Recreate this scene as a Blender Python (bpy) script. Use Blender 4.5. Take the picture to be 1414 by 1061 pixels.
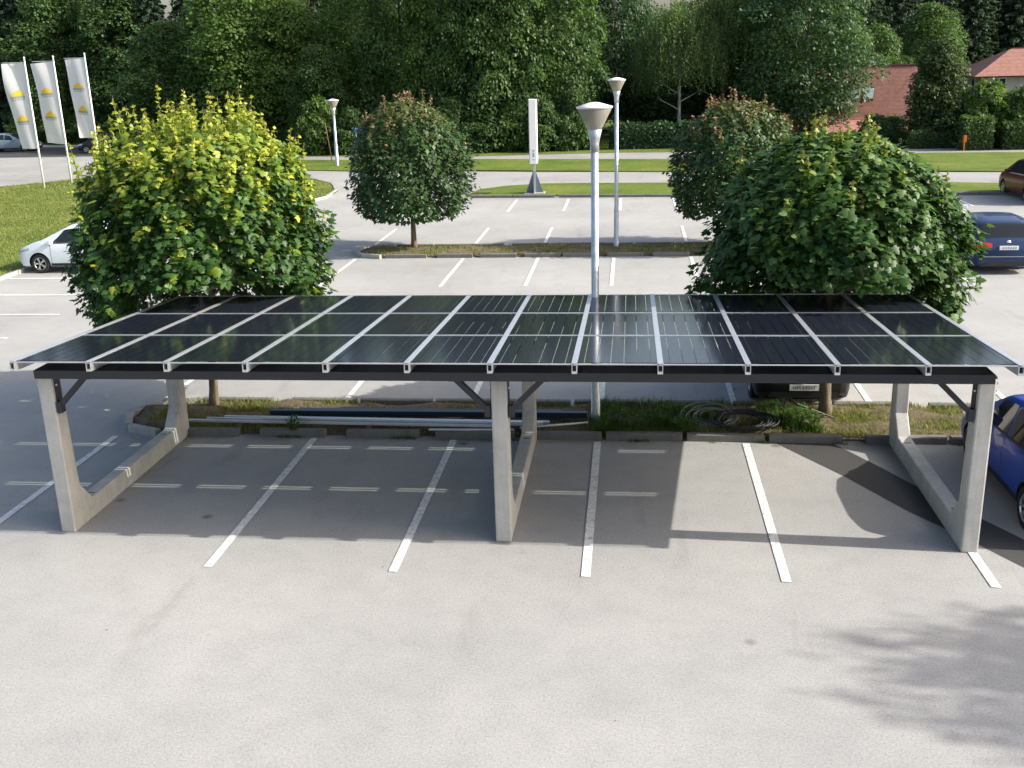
import bpy, bmesh, math, random
import numpy as np
from mathutils import Vector, Matrix, Quaternion

for o in list(bpy.data.objects): bpy.data.objects.remove(o, do_unlink=True)
scene = bpy.context.scene
col = scene.collection
PI = math.pi
R = math.radians

# ------------------------------------------------------------------ camera
def camera():
    pitch, yaw, roll, h = 0.29973, 0.11665, -0.02857, 6.3176
    f = Vector((-math.sin(yaw)*math.cos(pitch), math.cos(yaw)*math.cos(pitch), -math.sin(pitch)))
    r = Vector((math.cos(yaw), math.sin(yaw), 0)); u = r.cross(f)
    r2 = r*math.cos(roll)+u*math.sin(roll); u2 = u*math.cos(roll)-r*math.sin(roll)
    cd = bpy.data.cameras.new('camera'); cam = bpy.data.objects.new('camera', cd); col.objects.link(cam)
    cd.sensor_width = 36; cd.lens = 36*1450.7/1414; cd.clip_end = 3000; cd.clip_start = .1
    m = Matrix((r2, u2, -f)).transposed().to_4x4(); m.translation = (0, 0, h)
    cam.matrix_world = m
    scene.camera = cam
camera()

# ------------------------------------------------------------------ light
SUN_EL = R(31.2)
sdir = Vector((math.cos(SUN_EL)*.9975, -math.cos(SUN_EL)*.07, math.sin(SUN_EL)))
w = bpy.data.worlds.new('World'); scene.world = w; w.use_nodes = True
nt = w.node_tree; nt.nodes.clear()
sky = nt.nodes.new('ShaderNodeTexSky'); sky.sky_type = 'NISHITA'; sky.sun_disc = False
sky.sun_elevation = SUN_EL; sky.sun_rotation = R(94); sky.dust_density = 4.0; sky.ozone_density = .8
bg = nt.nodes.new('ShaderNodeBackground'); bg.inputs['Strength'].default_value = .15
wo = nt.nodes.new('ShaderNodeOutputWorld')
nt.links.new(sky.outputs[0], bg.inputs[0]); nt.links.new(bg.outputs[0], wo.inputs[0])
sl = bpy.data.lights.new('sun', 'SUN'); sl.energy = 4.3; sl.angle = R(.4); sl.color = (1, .955, .88)
so = bpy.data.objects.new('sun', sl); col.objects.link(so)
so.rotation_euler = sdir.to_track_quat('Z', 'Y').to_euler(); so.location = (20, 0, 30)
vs = scene.view_settings
vs.view_transform = 'Standard'; vs.look = 'None'; vs.gamma = 1; vs.exposure = .82; vs.use_curve_mapping = False

# ------------------------------------------------------------------ helpers
rng = np.random.default_rng(7)
random.seed(7)

def tag(o, label=None, cat=None, group=None, kind=None):
    if label: o['label'] = label
    if cat: o['category'] = cat
    if group: o['group'] = group
    if kind: o['kind'] = kind
    return o

def empty(name, loc=(0, 0, 0), rz=0, label=None, cat=None, group=None):
    o = bpy.data.objects.new(name, None); col.objects.link(o)
    o.location = loc; o.rotation_euler = (0, 0, rz); o.empty_display_size = .2
    return tag(o, label, cat, group)

def link(name, me, mats=None, parent=None, smooth=False):
    o = bpy.data.objects.new(name, me); col.objects.link(o)
    if mats is not None:
        for m in (mats if isinstance(mats, (list, tuple)) else [mats]): me.materials.append(m)
    if parent: o.parent = parent
    if smooth: me.polygons.foreach_set('use_smooth', [True]*len(me.polygons))
    return o

def arr_mesh(name, V, F, attr=None, mat_index=None):
    """V (n,3), F (m,k): all faces same size"""
    V = np.asarray(V, np.float32); F = np.asarray(F, np.int32)
    me = bpy.data.meshes.new(name)
    n, (m, k) = len(V), F.shape
    me.vertices.add(n); me.vertices.foreach_set('co', V.ravel())
    me.loops.add(m*k); me.loops.foreach_set('vertex_index', F.ravel())
    me.polygons.add(m); me.polygons.foreach_set('loop_start', np.arange(m, dtype=np.int32)*k)
    if attr:
        for nm, a in attr.items():
            at = me.attributes.new(nm, 'FLOAT', 'POINT'); at.data.foreach_set('value', np.asarray(a, np.float32))
    me.update(calc_edges=True); me.validate()
    return me

class MB:
    """collects shapes into one mesh"""
    def __init__(s): s.v = []; s.f = []; s.mi = []
    def add(s, vs_, fs, mi=0):
        b = len(s.v); s.v += [tuple(p) for p in vs_]
        for f in fs: s.f.append([i+b for i in f]); s.mi.append(mi)
        return s
    def box(s, x0, x1, y0, y1, z0, z1, mi=0, M=None):
        P = [(x, y, z) for z in (z0, z1) for y in (y0, y1) for x in (x0, x1)]
        if M is not None: P = [M @ Vector(p) for p in P]
        return s.add(P, [(0, 2, 3, 1), (4, 5, 7, 6), (0, 1, 5, 4), (2, 6, 7, 3), (0, 4, 6, 2), (1, 3, 7, 5)], mi)
    def bar(s, a, b, w_, h_, mi=0, up=(0, 0, 1)):
        a = Vector(a); b = Vector(b); d = (b-a); L = d.length; d.normalize()
        x = d.cross(Vector(up)); x = x.normalized() if x.length > 1e-4 else Vector((1, 0, 0)); z = x.cross(d)
        M = Matrix((x, d, z)).transposed().to_4x4(); M.translation = a
        return s.box(-w_/2, w_/2, 0, L, -h_/2, h_/2, mi, M)
    def prism(s, poly, axis, a0, a1, mi=0):
        """poly 2D list; axis 'x': (y,z); 'z': (x,y); 'y': (x,z)"""
        def mk(p, a):
            return {'x': (a, p[0], p[1]), 'y': (p[0], a, p[1]), 'z': (p[0], p[1], a)}[axis]
        n = len(poly); V = [mk(p, a0) for p in poly]+[mk(p, a1) for p in poly]
        return s.add(V, [tuple(range(n))[::-1], tuple(range(n, 2*n))]+[(i, (i+1) % n, n+(i+1) % n, n+i) for i in range(n)], mi)
    def tube(s, pts, rad, n=8, mi=0, cap=True):
        pts = [Vector(p) for p in pts]; rr = rad if isinstance(rad, (list, tuple)) else [rad]*len(pts)
        V = []; prev = None
        for i, p in enumerate(pts):
            d = (pts[min(i+1, len(pts)-1)]-pts[max(i-1, 0)]).normalized()
            if prev is None:
                x = d.cross(Vector((0, 0, 1)));
                if x.length < .05: x = Vector((1, 0, 0))
            else: x = prev-d*prev.dot(d)
            x.normalize(); y = d.cross(x); prev = x
            for k in range(n):
                a = 2*PI*k/n; V.append(p+(x*math.cos(a)+y*math.sin(a))*rr[i])
        F = [(i*n+k, i*n+(k+1) % n, (i+1)*n+(k+1) % n, (i+1)*n+k) for i in range(len(pts)-1) for k in range(n)]
        if cap: F += [tuple(range(n))[::-1], tuple((len(pts)-1)*n+k for k in range(n))]
        return s.add(V, F, mi)
    def lathe(s, prof, n=24, mi=0, c=(0, 0, 0), axis='z'):
        V = []
        for r_, z in prof:
            for k in range(n):
                a = 2*PI*k/n
                q = (r_*math.cos(a), r_*math.sin(a), z) if axis == 'z' else (r_*math.cos(a), z, r_*math.sin(a))
                V.append((q[0]+c[0], q[1]+c[1], q[2]+c[2]))
        F = [(i*n+k, i*n+(k+1) % n, (i+1)*n+(k+1) % n, (i+1)*n+k) for i in range(len(prof)-1) for k in range(n)]
        return s.add(V, F, mi)
    def build(s, name, mats=None, parent=None, smooth=False, bevel=0, kind=None):
        me = bpy.data.meshes.new(name); me.from_pydata(s.v, [], s.f); me.validate()
        bm = bmesh.new(); bm.from_mesh(me); bmesh.ops.recalc_face_normals(bm, faces=bm.faces); bm.to_mesh(me); bm.free()
        if any(s.mi): me.polygons.foreach_set('material_index', s.mi)
        o = link(name, me, mats, parent, smooth)
        if bevel:
            b = o.modifiers.new('bevel', 'BEVEL'); b.width = bevel; b.segments = 2; b.limit_method = 'ANGLE'; b.angle_limit = R(40)
        if kind: o['kind'] = kind
        return o

# ------------------------------------------------------------------ materials
def newmat(name):
    m = bpy.data.materials.new(name); m.use_nodes = True
    return m, m.node_tree, m.node_tree.nodes['Principled BSDF']
def N(t, typ, **kw):
    n = t.nodes.new(typ)
    for k, v in kw.items():
        if k in n.inputs: n.inputs[k].default_value = v
        else: setattr(n, k, v)
    return n
def noise(t, vec, scale, detail=4, rough=.55):
    n = N(t, 'ShaderNodeTexNoise'); n.inputs['Scale'].default_value = scale; n.inputs['Detail'].default_value = detail
    n.inputs['Roughness'].default_value = rough
    if vec: t.links.new(vec, n.inputs['Vector'])
    return n
def ramp(t, fac, stops):
    r = N(t, 'ShaderNodeValToRGB'); e = r.color_ramp.elements
    while len(e) < len(stops): e.new(.5)
    for el, (p, c_) in zip(e, stops): el.position = p; el.color = (*c_, 1) if len(c_) == 3 else c_
    t.links.new(fac, r.inputs[0]); return r
def mixc(t, fac, a, b, typ='MIX'):
    m = N(t, 'ShaderNodeMix', data_type='RGBA', blend_type=typ)
    for sock, v in ((0, fac), (6, a), (7, b)):
        if isinstance(v, (float, int)): m.inputs[sock].default_value = v
        elif isinstance(v, tuple): m.inputs[sock].default_value = (*v, 1)
        else: t.links.new(v, m.inputs[sock])
    return m.outputs[2]
def bump(t, h, strength, dist, p):
    b = N(t, 'ShaderNodeBump'); b.inputs['Strength'].default_value = strength; b.inputs['Distance'].default_value = dist
    t.links.new(h, b.inputs['Height']); t.links.new(b.outputs[0], p.inputs['Normal'])
def coords(t, which='Object'):
    return N(t, 'ShaderNodeTexCoord').outputs[which]
def mathn(t, op, a, b=0.):
    n = N(t, 'ShaderNodeMath', operation=op)
    for i, v in enumerate((a, b)):
        if isinstance(v, (int, float)): n.inputs[i].default_value = v
        else: t.links.new(v, n.inputs[i])
    return n.outputs[0]

def plain(name, c, rough=.5, metal=0., coat=0., var=.0, scale=8, spec=None, bmp=0):
    m, t, p = newmat(name); p.inputs['Roughness'].default_value = rough; p.inputs['Metallic'].default_value = metal
    p.inputs['Coat Weight'].default_value = coat; p.inputs['Coat Roughness'].default_value = .04
    if spec is not None: p.inputs['Specular IOR Level'].default_value = spec
    if var:
        n = noise(t, coords(t), scale, 5)
        a = tuple(x*(1-var) for x in c); b = tuple(min(1, x*(1+var)) for x in c)
        t.links.new(ramp(t, n.outputs[0], [(.3, a), (.7, b)]).outputs[0], p.inputs['Base Color'])
        if bmp: bump(t, n.outputs[0], bmp, .01, p)
    else: p.inputs['Base Color'].default_value = (*c, 1)
    return m

def asphalt(name, base, warm=(1.03, 1, .95)):
    m, t, p = newmat(name); v = coords(t)
    big = noise(t, v, .22, 5, .6); mid = noise(t, v, 2.1, 5, .65); fine = noise(t, v, 38, 5, .8); grit = N(t, 'ShaderNodeTexVoronoi'); grit.inputs['Scale'].default_value = 95
    t.links.new(v, grit.inputs['Vector'])
    lo = tuple(base*.86*k for k in ((warm[0]+1)/2, 1, (warm[2]+1)/2)); hi = tuple(base*1.1*k for k in warm)
    c = ramp(t, big.outputs[0], [(.3, lo), (.7, hi)]).outputs[0]
    c2 = ramp(t, mid.outputs[0], [(.28, (.92, .92, .92)), (.5, (1, 1, 1)), (.75, (1.05, 1.045, 1.035))]).outputs[0]
    c = mixc(t, 1., c, c2, 'MULTIPLY')
    g = ramp(t, fine.outputs[0], [(.3, (.5, .5, .5)), (.46, (.95, .95, .95)), (.54, (1.04, 1.04, 1.03)), (.72, (1.38, 1.36, 1.31))]).outputs[0]
    c = mixc(t, .8, c, g, 'MULTIPLY')
    gg = ramp(t, grit.outputs['Color'], [(.08, (.6, .6, .6)), (.2, (1, 1, 1)), (.85, (1, 1, 1)), (.95, (1.3, 1.28, 1.22))]).outputs[0]
    c = mixc(t, .6, c, gg, 'MULTIPLY')
    # oil spots and long faint stains
    mp = N(t, 'ShaderNodeMapping'); mp.inputs['Scale'].default_value = (1, .22, 1); mp.inputs['Rotation'].default_value = (0, 0, R(80)); t.links.new(v, mp.inputs[0])
    st = noise(t, mp.outputs[0], .9, 6, .7)
    c = mixc(t, 1., c, ramp(t, st.outputs[0], [(.27, (.8, .79, .78)), (.42, (1, 1, 1))]).outputs[0], 'MULTIPLY')
    sp = N(t, 'ShaderNodeTexVoronoi'); sp.inputs['Scale'].default_value = .55; sp.inputs['Randomness'].default_value = 1; t.links.new(v, sp.inputs['Vector'])
    c = mixc(t, 1., c, ramp(t, sp.outputs['Distance'], [(.02, (.5, .48, .47)), (.06, (1, 1, 1))]).outputs[0], 'MULTIPLY')
    # hairline cracks, only here and there
    wv = noise(t, v, 1.2, 3); wm = N(t, 'ShaderNodeVectorMath', operation='MULTIPLY_ADD'); wm.inputs[1].default_value = (.8, .8, 0)
    t.links.new(wv.outputs['Color'], wm.inputs[0]); t.links.new(v, wm.inputs[2])
    ck = N(t, 'ShaderNodeTexVoronoi', feature='DISTANCE_TO_EDGE'); ck.inputs['Scale'].default_value = .22; t.links.new(wm.outputs[0], ck.inputs['Vector'])
    ln = ramp(t, ck.outputs['Distance'], [(.001, (1, 1, 1)), (.0035, (0, 0, 0))]).outputs[0]
    ms = ramp(t, noise(t, v, .16, 2).outputs[0], [(.57, (0, 0, 0)), (.66, (.5, .5, .5))]).outputs[0]
    k = mathn(t, 'MULTIPLY', ln, ms)
    c = mixc(t, k, c, (base*.45, base*.43, base*.42))
    t.links.new(c, p.inputs['Base Color']); p.inputs['Roughness'].default_value = .85; p.inputs['Specular IOR Level'].default_value = .35
    bump(t, fine.outputs[0], .25, .006, p)
    return m

def worn_paint():
    m, t, p = newmat('white_line_paint'); v = coords(t)
    n = noise(t, v, 9, 6, .7)
    c = ramp(t, n.outputs[0], [(.3, (.36, .355, .34)), (.42, (.62, .61, .58)), (.6, (.78, .78, .75))]).outputs[0]
    t.links.new(c, p.inputs['Base Color']); p.inputs['Roughness'].default_value = .8
    a = ramp(t, noise(t, v, 24, 5, .75).outputs[0], [(.33, (0, 0, 0)), (.43, (1, 1, 1))]).outputs[0]
    t.links.new(a, p.inputs['Alpha'])
    return m

def grass_mat(name, c0, c1, c2):
    m, t, p = newmat(name); v = coords(t)
    a = noise(t, v, .35, 5, .6); b = noise(t, v, 6, 5, .7); d = noise(t, v, 45, 3, .7)
    c = ramp(t, a.outputs[0], [(.32, c0), (.52, c1), (.72, c2)]).outputs[0]
    c = mixc(t, .7, c, ramp(t, b.outputs[0], [(.3, (.6, .62, .55)), (.7, (1.2, 1.2, 1.1))]).outputs[0], 'MULTIPLY')
    c = mixc(t, .7, c, ramp(t, d.outputs[0], [(.3, (.5, .5, .45)), (.7, (1.25, 1.25, 1.2))]).outputs[0], 'MULTIPLY')
    t.links.new(c, p.inputs['Base Color']); p.inputs['Roughness'].default_value = .9; p.inputs['Specular IOR Level'].default_value = .2
    bump(t, d.outputs[0], .6, .04, p)
    return m

def leaf_mat(name, stops, transl=.32, rough=.5, hue=.0):
    """tint attribute 0..1 picks the colour of the leaf itself"""
    m, t, p = newmat(name)
    at = N(t, 'ShaderNodeAttribute', attribute_name='tint')
    rnd = N(t, 'ShaderNodeObjectInfo')
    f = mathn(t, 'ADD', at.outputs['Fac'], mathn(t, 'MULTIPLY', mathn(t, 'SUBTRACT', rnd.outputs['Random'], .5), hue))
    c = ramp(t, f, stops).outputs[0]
    t.links.new(c, p.inputs['Base Color']); p.inputs['Roughness'].default_value = rough; p.inputs['Specular IOR Level'].default_value = .35
    tr = N(t, 'ShaderNodeBsdfTranslucent'); mx = N(t, 'ShaderNodeMixShader'); mx.inputs[0].default_value = transl
    c2 = mixc(t, 1., c, (1.25, 1.35, .55), 'MULTIPLY'); t.links.new(c2, tr.inputs[0])
    t.links.new(p.outputs[0], mx.inputs[1]); t.links.new(tr.outputs[0], mx.inputs[2])
    t.links.new(mx.outputs[0], t.nodes['Material Output'].inputs[0])
    return m

def bark(name, a, b, sc=14):
    m, t, p = newmat(name); v = coords(t)
    mp = N(t, 'ShaderNodeMapping'); mp.inputs['Scale'].default_value = (1, 1, .22); t.links.new(v, mp.inputs[0])
    n = noise(t, mp.outputs[0], sc, 6, .7)
    t.links.new(ramp(t, n.outputs[0], [(.35, a), (.65, b)]).outputs[0], p.inputs['Base Color']); p.inputs['Roughness'].default_value = .9
    bump(t, n.outputs[0], .8, .03, p); return m

def module_mat():
    m, t, p = newmat('solar_cell_glass'); v = coords(t)
    s = N(t, 'ShaderNodeSeparateXYZ'); t.links.new(v, s.inputs[0])
    # local x -0.515..0.515 in six cell columns, y -0.895..0.895
    def gap(sock, pitch, half):
        a = mathn(t, 'DIVIDE', sock, pitch); fr = mathn(t, 'FRACT', mathn(t, 'ADD', a, 100.0)); d = mathn(t, 'ABSOLUTE', mathn(t, 'SUBTRACT', fr, .5))
        return mathn(t, 'GREATER_THAN', d, .5-half/pitch)
    gx = gap(mathn(t, 'ADD', s.outputs[0], .083), .166, .0052); gy = gap(mathn(t, 'ADD', s.outputs[1], .0435), .087, .0009)
    edge = mathn(t, 'GREATER_THAN', mathn(t, 'ABSOLUTE', s.outputs[1]), .848)
    g = mathn(t, 'MAXIMUM', mathn(t, 'MAXIMUM', gx, gy), edge)
    n = noise(t, v, 3, 4)
    obj = N(t, 'ShaderNodeObjectInfo')
    c = mixc(t, obj.outputs['Random'], (.011, .013, .022), (.018, .021, .032))
    t.links.new(c, p.inputs['Base Color'])
    dirt = noise(t, v, 16, 6, .7)
    rg = ramp(t, dirt.outputs[0], [(.3, (.07, .07, .07)), (.75, (.19, .19, .19))]).outputs[0]
    t.links.new(rg, p.inputs['Roughness']); p.inputs['IOR'].default_value = 1.5; p.inputs['Specular IOR Level'].default_value = .5
    bump(t, n.outputs[0], .02, .02, p)
    tr = N(t, 'ShaderNodeBsdfTransparent'); tr.inputs[0].default_value = (.8, .84, .82, 1)
    gl = N(t, 'ShaderNodeBsdfGlossy'); gl.inputs['Roughness'].default_value = .05
    m1 = N(t, 'ShaderNodeMixShader'); m1.inputs[0].default_value = .06; t.links.new(tr.outputs[0], m1.inputs[1]); t.links.new(gl.outputs[0], m1.inputs[2])
    mx = N(t, 'ShaderNodeMixShader'); t.links.new(g, mx.inputs[0]); t.links.new(p.outputs[0], mx.inputs[1]); t.links.new(m1.outputs[0], mx.inputs[2])
    t.links.new(mx.outputs[0], t.nodes['Material Output'].inputs[0])
    return m

def concrete(name, base=.42):
    m, t, p = newmat(name); v = coords(t)
    a = noise(t, v, 2.2, 6, .65); b = noise(t, v, 40, 4, .7)
    mp = N(t, 'ShaderNodeMapping'); mp.inputs['Scale'].default_value = (6, 6, .5); t.links.new(v, mp.inputs[0])
    st = noise(t, mp.outputs[0], 1.6, 4, .6)
    c = ramp(t, a.outputs[0], [(.3, (base*.8, base*.79, base*.74)), (.7, (base*1.12, base*1.1, base*1.03))]).outputs[0]
    c = mixc(t, .55, c, ramp(t, b.outputs[0], [(.3, (.72, .72, .72)), (.55, (1, 1, 1)), (.8, (1.12, 1.12, 1.1))]).outputs[0], 'MULTIPLY')
    c = mixc(t, .6, c, ramp(t, st.outputs[0], [(.3, (.75, .74, .7)), (.55, (1, 1, 1))]).outputs[0], 'MULTIPLY')
    t.links.new(c, p.inputs['Base Color']); p.inputs['Roughness'].default_value = .8
    bump(t, b.outputs[0], .25, .006, p); return m

def glass_dark(name, c=(.02, .025, .028)):
    m, t, p = newmat(name); p.inputs['Base Color'].default_value = (*c, 1); p.inputs['Roughness'].default_value = .03
    p.inputs['IOR'].default_value = 1.4; p.inputs['Specular IOR Level'].default_value = .4; return m

def roof_tiles():
    m, t, p = newmat('red_roof_tiles'); v = coords(t, 'Generated')
    o = coords(t)
    wv = N(t, 'ShaderNodeTexWave', bands_direction='Z', wave_profile='SAW'); wv.inputs['Scale'].default_value = 1.15; wv.inputs['Distortion'].default_value = .15
    t.links.new(o, wv.inputs[0])
    n = noise(t, o, 3, 5, .7)
    c = ramp(t, n.outputs[0], [(.3, (.2, .085, .065)), (.7, (.36, .17, .13))]).outputs[0]
    c = mixc(t, 1., c, ramp(t, wv.outputs[0], [(.0, (.7, .7, .7)), (.25, (1, 1, 1))]).outputs[0], 'MULTIPLY')
    t.links.new(c, p.inputs['Base Color']); p.inputs['Roughness'].default_value = .8
    bump(t, wv.outputs[0], .6, .05, p); return m

M = dict(
    asphalt=asphalt('worn_asphalt', .33, (1.02, 1, .955)), road=asphalt('road_asphalt', .30, (1.02, 1, .94)), patch=asphalt('fresh_asphalt', .06, (1.02, 1, .97)), path=asphalt('path_asphalt', .28),
    line=worn_paint(), concrete=concrete('precast_concrete', .46), kerb=concrete('kerb_concrete', .16), slab=concrete('kerb_light_concrete', .36),
    lawn=grass_mat('lawn_grass', (.08, .13, .02), (.14, .19, .035), (.24, .23, .07)), verge=grass_mat('verge_grass', (.085, .13, .022), (.13, .18, .03), (.2, .2, .05)),
    soil=plain('bed_soil', (.12, .088, .055), .95, var=.55, scale=22, bmp=.8), forest=grass_mat('forest_floor', (.02, .04, .01), (.035, .06, .015), (.05, .07, .02)),
    alu=plain('aluminium', (.62, .64, .66), .42, .7, var=.08, scale=5), galv=plain('galvanised_steel', (.5, .53, .56), .45, .75, var=.15, scale=10),
    dark=plain('anthracite_steel', (.014, .017, .023), .4, var=.12, scale=6), black=plain('black_rubber', (.012, .012, .013), .6), bolt=plain('bolt_zinc', (.7, .71, .72), .3, .9),
    cell=module_mat(), white=plain('white_paint', (.78, .78, .77), .35, var=.05), flagc=None, glass=glass_dark('car_glass'),
    yellow=plain('logo_yellow', (.78, .52, .02), .6), lgrey=plain('logo_grey', (.3, .34, .38), .6), lgreen=plain('logo_greygreen', (.28, .33, .25), .6),
    bark=bark('maple_bark', (.07, .055, .035), (.2, .16, .1)), bark2=bark('forest_bark', (.035, .03, .022), (.1, .085, .06), 8), birchbark=bark('birch_bark', (.12, .11, .1), (.6, .58, .54), 6),
    tyre=plain('tyre', (.015, .015, .016), .75), rim=plain('rim_alloy', (.55, .56, .57), .3, .85), well=plain('wheel_arch', (.008, .008, .008), .9),
    red=plain('tail_lamp', (.45, .02, .02), .15, coat=.6), lamp=plain('head_lamp', (.35, .38, .4), .08, coat=1), plate=plain('number_plate', (.75, .75, .73), .4),
    plaster=plain('house_plaster', (.42, .41, .38), .9, var=.1, scale=2), tiles=roof_tiles(), wood=plain('brown_wood', (.12, .065, .035), .7, var=.3), skyglass=plain('roof_window_glass', (.5, .55, .6), .05, .3),
    bluesign=plain('blue_sign', (.04, .12, .35), .5), orange=plain('orange_box', (.6, .12, .03), .5), pvc=plain('white_pvc', (.75, .75, .73), .35), navy=plain('navy_beam', (.012, .022, .04), .35),
    greycable=plain('grey_cable', (.16, .17, .17), .5), signbase=plain('sign_steel', (.16, .19, .24), .5, .3),
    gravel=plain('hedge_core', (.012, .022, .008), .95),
)
def flag_mat():
    m, t, p = newmat('flag_cloth'); p.inputs['Base Color'].default_value = (.7, .71, .73, 1); p.inputs['Roughness'].default_value = .8
    tr = N(t, 'ShaderNodeBsdfTranslucent'); tr.inputs[0].default_value = (.7, .71, .73, 1); mx = N(t, 'ShaderNodeMixShader'); mx.inputs[0].default_value = .35
    t.links.new(p.outputs[0], mx.inputs[1]); t.links.new(tr.outputs[0], mx.inputs[2]); t.links.new(mx.outputs[0], t.nodes['Material Output'].inputs[0]); return m
M['flagc'] = flag_mat()
def diffuser():
    m, t, p = newmat('lamp_diffuser'); p.inputs['Base Color'].default_value = (.46, .45, .42, 1); p.inputs['Roughness'].default_value = .15
    tr = N(t, 'ShaderNodeBsdfTranslucent'); tr.inputs[0].default_value = (.62, .59, .52, 1); tp = N(t, 'ShaderNodeBsdfTransparent'); tp.inputs[0].default_value = (.9, .88, .82, 1)
    mx = N(t, 'ShaderNodeMixShader'); mx.inputs[0].default_value = .5; m2 = N(t, 'ShaderNodeMixShader'); m2.inputs[0].default_value = .42
    t.links.new(p.outputs[0], mx.inputs[1]); t.links.new(tr.outputs[0], mx.inputs[2]); t.links.new(mx.outputs[0], m2.inputs[1]); t.links.new(tp.outputs[0], m2.inputs[2])
    t.links.new(m2.outputs[0], t.nodes['Material Output'].inputs[0]); return m
M['diff'] = diffuser()
L_DARK, L_MID, L_LITE = (.04, .085, .026), (.085, .15, .045), (.155, .225, .07)
M['leafA'] = leaf_mat('maple_leaf', [(0, (.024, .062, .014)), (.35, (.045, .11, .022)), (.6, (.09, .17, .03)), (.78, (.24, .31, .035)), (1, (.42, .44, .06))])
M['leafB'] = leaf_mat('maple_leaf_dark', [(0, (.026, .066, .016)), (.35, (.055, .125, .024)), (.62, (.125, .2, .036)), (.85, (.25, .28, .06)), (1, (.34, .27, .1))])
M['leafR'] = leaf_mat('maple_leaf_reddish', [(0, (.026, .06, .018)), (.45, (.045, .095, .027)), (.65, (.1, .13, .035)), (.82, (.2, .13, .06)), (1, (.34, .2, .12))], .22)
M['fA'] = leaf_mat('broadleaf_green', [(0, L_DARK), (.5, L_MID), (1, L_LITE)], .42, .55, .3)
M['fB'] = leaf_mat('broadleaf_bright', [(0, (.055, .11, .026)), (.5, (.12, .195, .045)), (1, (.2, .28, .065))], .44, .55, .3)
M['fD'] = leaf_mat('broadleaf_dark', [(0, (.028, .066, .03)), (.5, (.055, .11, .045)), (1, (.095, .16, .065))], .38, .5, .3)
M['fS'] = leaf_mat('spruce_needles', [(0, (.026, .052, .03)), (.5, (.045, .082, .042)), (1, (.075, .12, .055))], .25, .6, .3)
M['fBi'] = leaf_mat('birch_leaf', [(0, (.05, .09, .03)), (.5, (.09, .145, .048)), (1, (.16, .22, .085))], .4, .5, .2)
M['fP'] = leaf_mat('yew_needles', [(0, (.026, .05, .016)), (.5, (.06, .095, .026)), (1, (.14, .17, .05))], .2, .6, .1)
M['gr'] = leaf_mat('grass_blade', [(0, (.03, .07, .012)), (.5, (.07, .14, .022)), (.8, (.13, .19, .035)), (1, (.24, .22, .08))], .3, .7)
M['grdry'] = leaf_mat('dry_grass_blade', [(0, (.1, .13, .025)), (.5, (.19, .21, .05)), (1, (.33, .3, .12))], .3, .7)

# ------------------------------------------------------------------ ground, road, lawns
def sheet(name, poly, z, mat, parent=None, kind='structure', thick=0):
    me = bpy.data.meshes.new(name); bm = bmesh.new()
    vs_ = [bm.verts.new((x, y, z)) for x, y in poly]; f = bm.faces.new(vs_)
    bmesh.ops.recalc_face_normals(bm, faces=bm.faces)
    if f.normal.z < 0: f.normal_flip()
    if thick:
        r_ = bmesh.ops.extrude_face_region(bm, geom=[f]); top = [v for v in r_['geom'] if isinstance(v, bmesh.types.BMVert)]
        for v in top: v.co.z += thick
    bmesh.ops.triangulate(bm, faces=bm.faces[:]); bmesh.ops.recalc_face_normals(bm, faces=bm.faces)
    bm.to_mesh(me); bm.free()
    o = link(name, me, mat, parent)
    if not parent: o['kind'] = kind
    return o

def terrain():
    xs = np.concatenate([np.linspace(-900, -80, 14), np.linspace(-70, 80, 76), np.linspace(100, 900, 14)])
    ys = np.concatenate([np.linspace(-300, 40, 10), np.linspace(44, 160, 59), np.linspace(180, 1200, 16)])
    X, Y = np.meshgrid(xs, ys)
    sm = lambda t: np.clip(t, 0, 1)**2*(3-2*np.clip(t, 0, 1))
    Z = -.08 - 2.2*sm((Y-74)/6)*sm((X-11)/5)*sm((70-X)/20)
    Z += 25*sm((Y-400)/700)
    V = np.stack([X, Y, Z], -1).reshape(-1, 3); nx = len(xs)
    F = [(j*nx+i, j*nx+i+1, (j+1)*nx+i+1, (j+1)*nx+i) for j in range(len(ys)-1) for i in range(nx-1)]
    o = link('ground', arr_mesh('ground', V, F), M['forest'], None, True); o['kind'] = 'structure'
terrain()
park = sheet('car_park', [(-75, -25), (45, -25), (45, 52), (22, 57.5), (-12, 63), (-22, 66), (-33, 78), (-42, 90.5), (-75, 97)], 0, M['asphalt'])
road = sheet('road', [(-13, 49), (-4, 49.6), (45, 45), (45, 52.6), (20, 57.4), (2.4, 60.2), (-9.5, 62.8), (-17.2, 63.7), (-24, 66), (-40, 72), (-75, 76), (-75, 62), (-36, 60), (-20, 60), (-14, 57)], .004, M['road'])
lawn_poly = [(-20.1, -5), (-20.1, 40), (-18.2, 45.5), (-15.6, 48.6), (-14.9, 51), (-15.1, 53.7), (-16.2, 56.9), (-18.3, 59.8), (-22, 62), (-27, 63.6), (-32.9, 62.8), (-34.7, 59.9), (-36.3, 57.9), (-40, 52), (-48, 40), (-48, -5)]
sheet('lawn', lawn_poly, -.03, M['lawn'], thick=.11)
sheet('grass_verge', [(-7.9, 50.75), (-5.9, 50.65), (2, 50.0), (14.4, 49.3), (40, 47.2), (40, 49.5), (18.4, 52.4), (14.9, 53.4), (7.4, 54.1), (1, 55), (-4.4, 55.4), (-6.4, 54.6), (-7.6, 53.2)], -.03, M['verge'], thick=.11)
sheet('grass_verge', [(-32, 69.5), (-23, 65.9), (-17.2, 64.0), (-9.5, 63.1), (2.4, 60.5), (16.3, 58.7), (20.1, 57.7), (45, 53), (45, 66), (20.6, 68.8), (19, 69.1), (2.7, 67.9), (-10.6, 70.4), (-19.2, 71.5), (-23, 72.2), (-32, 74)], -.03, M['verge'], thick=.09)
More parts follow.
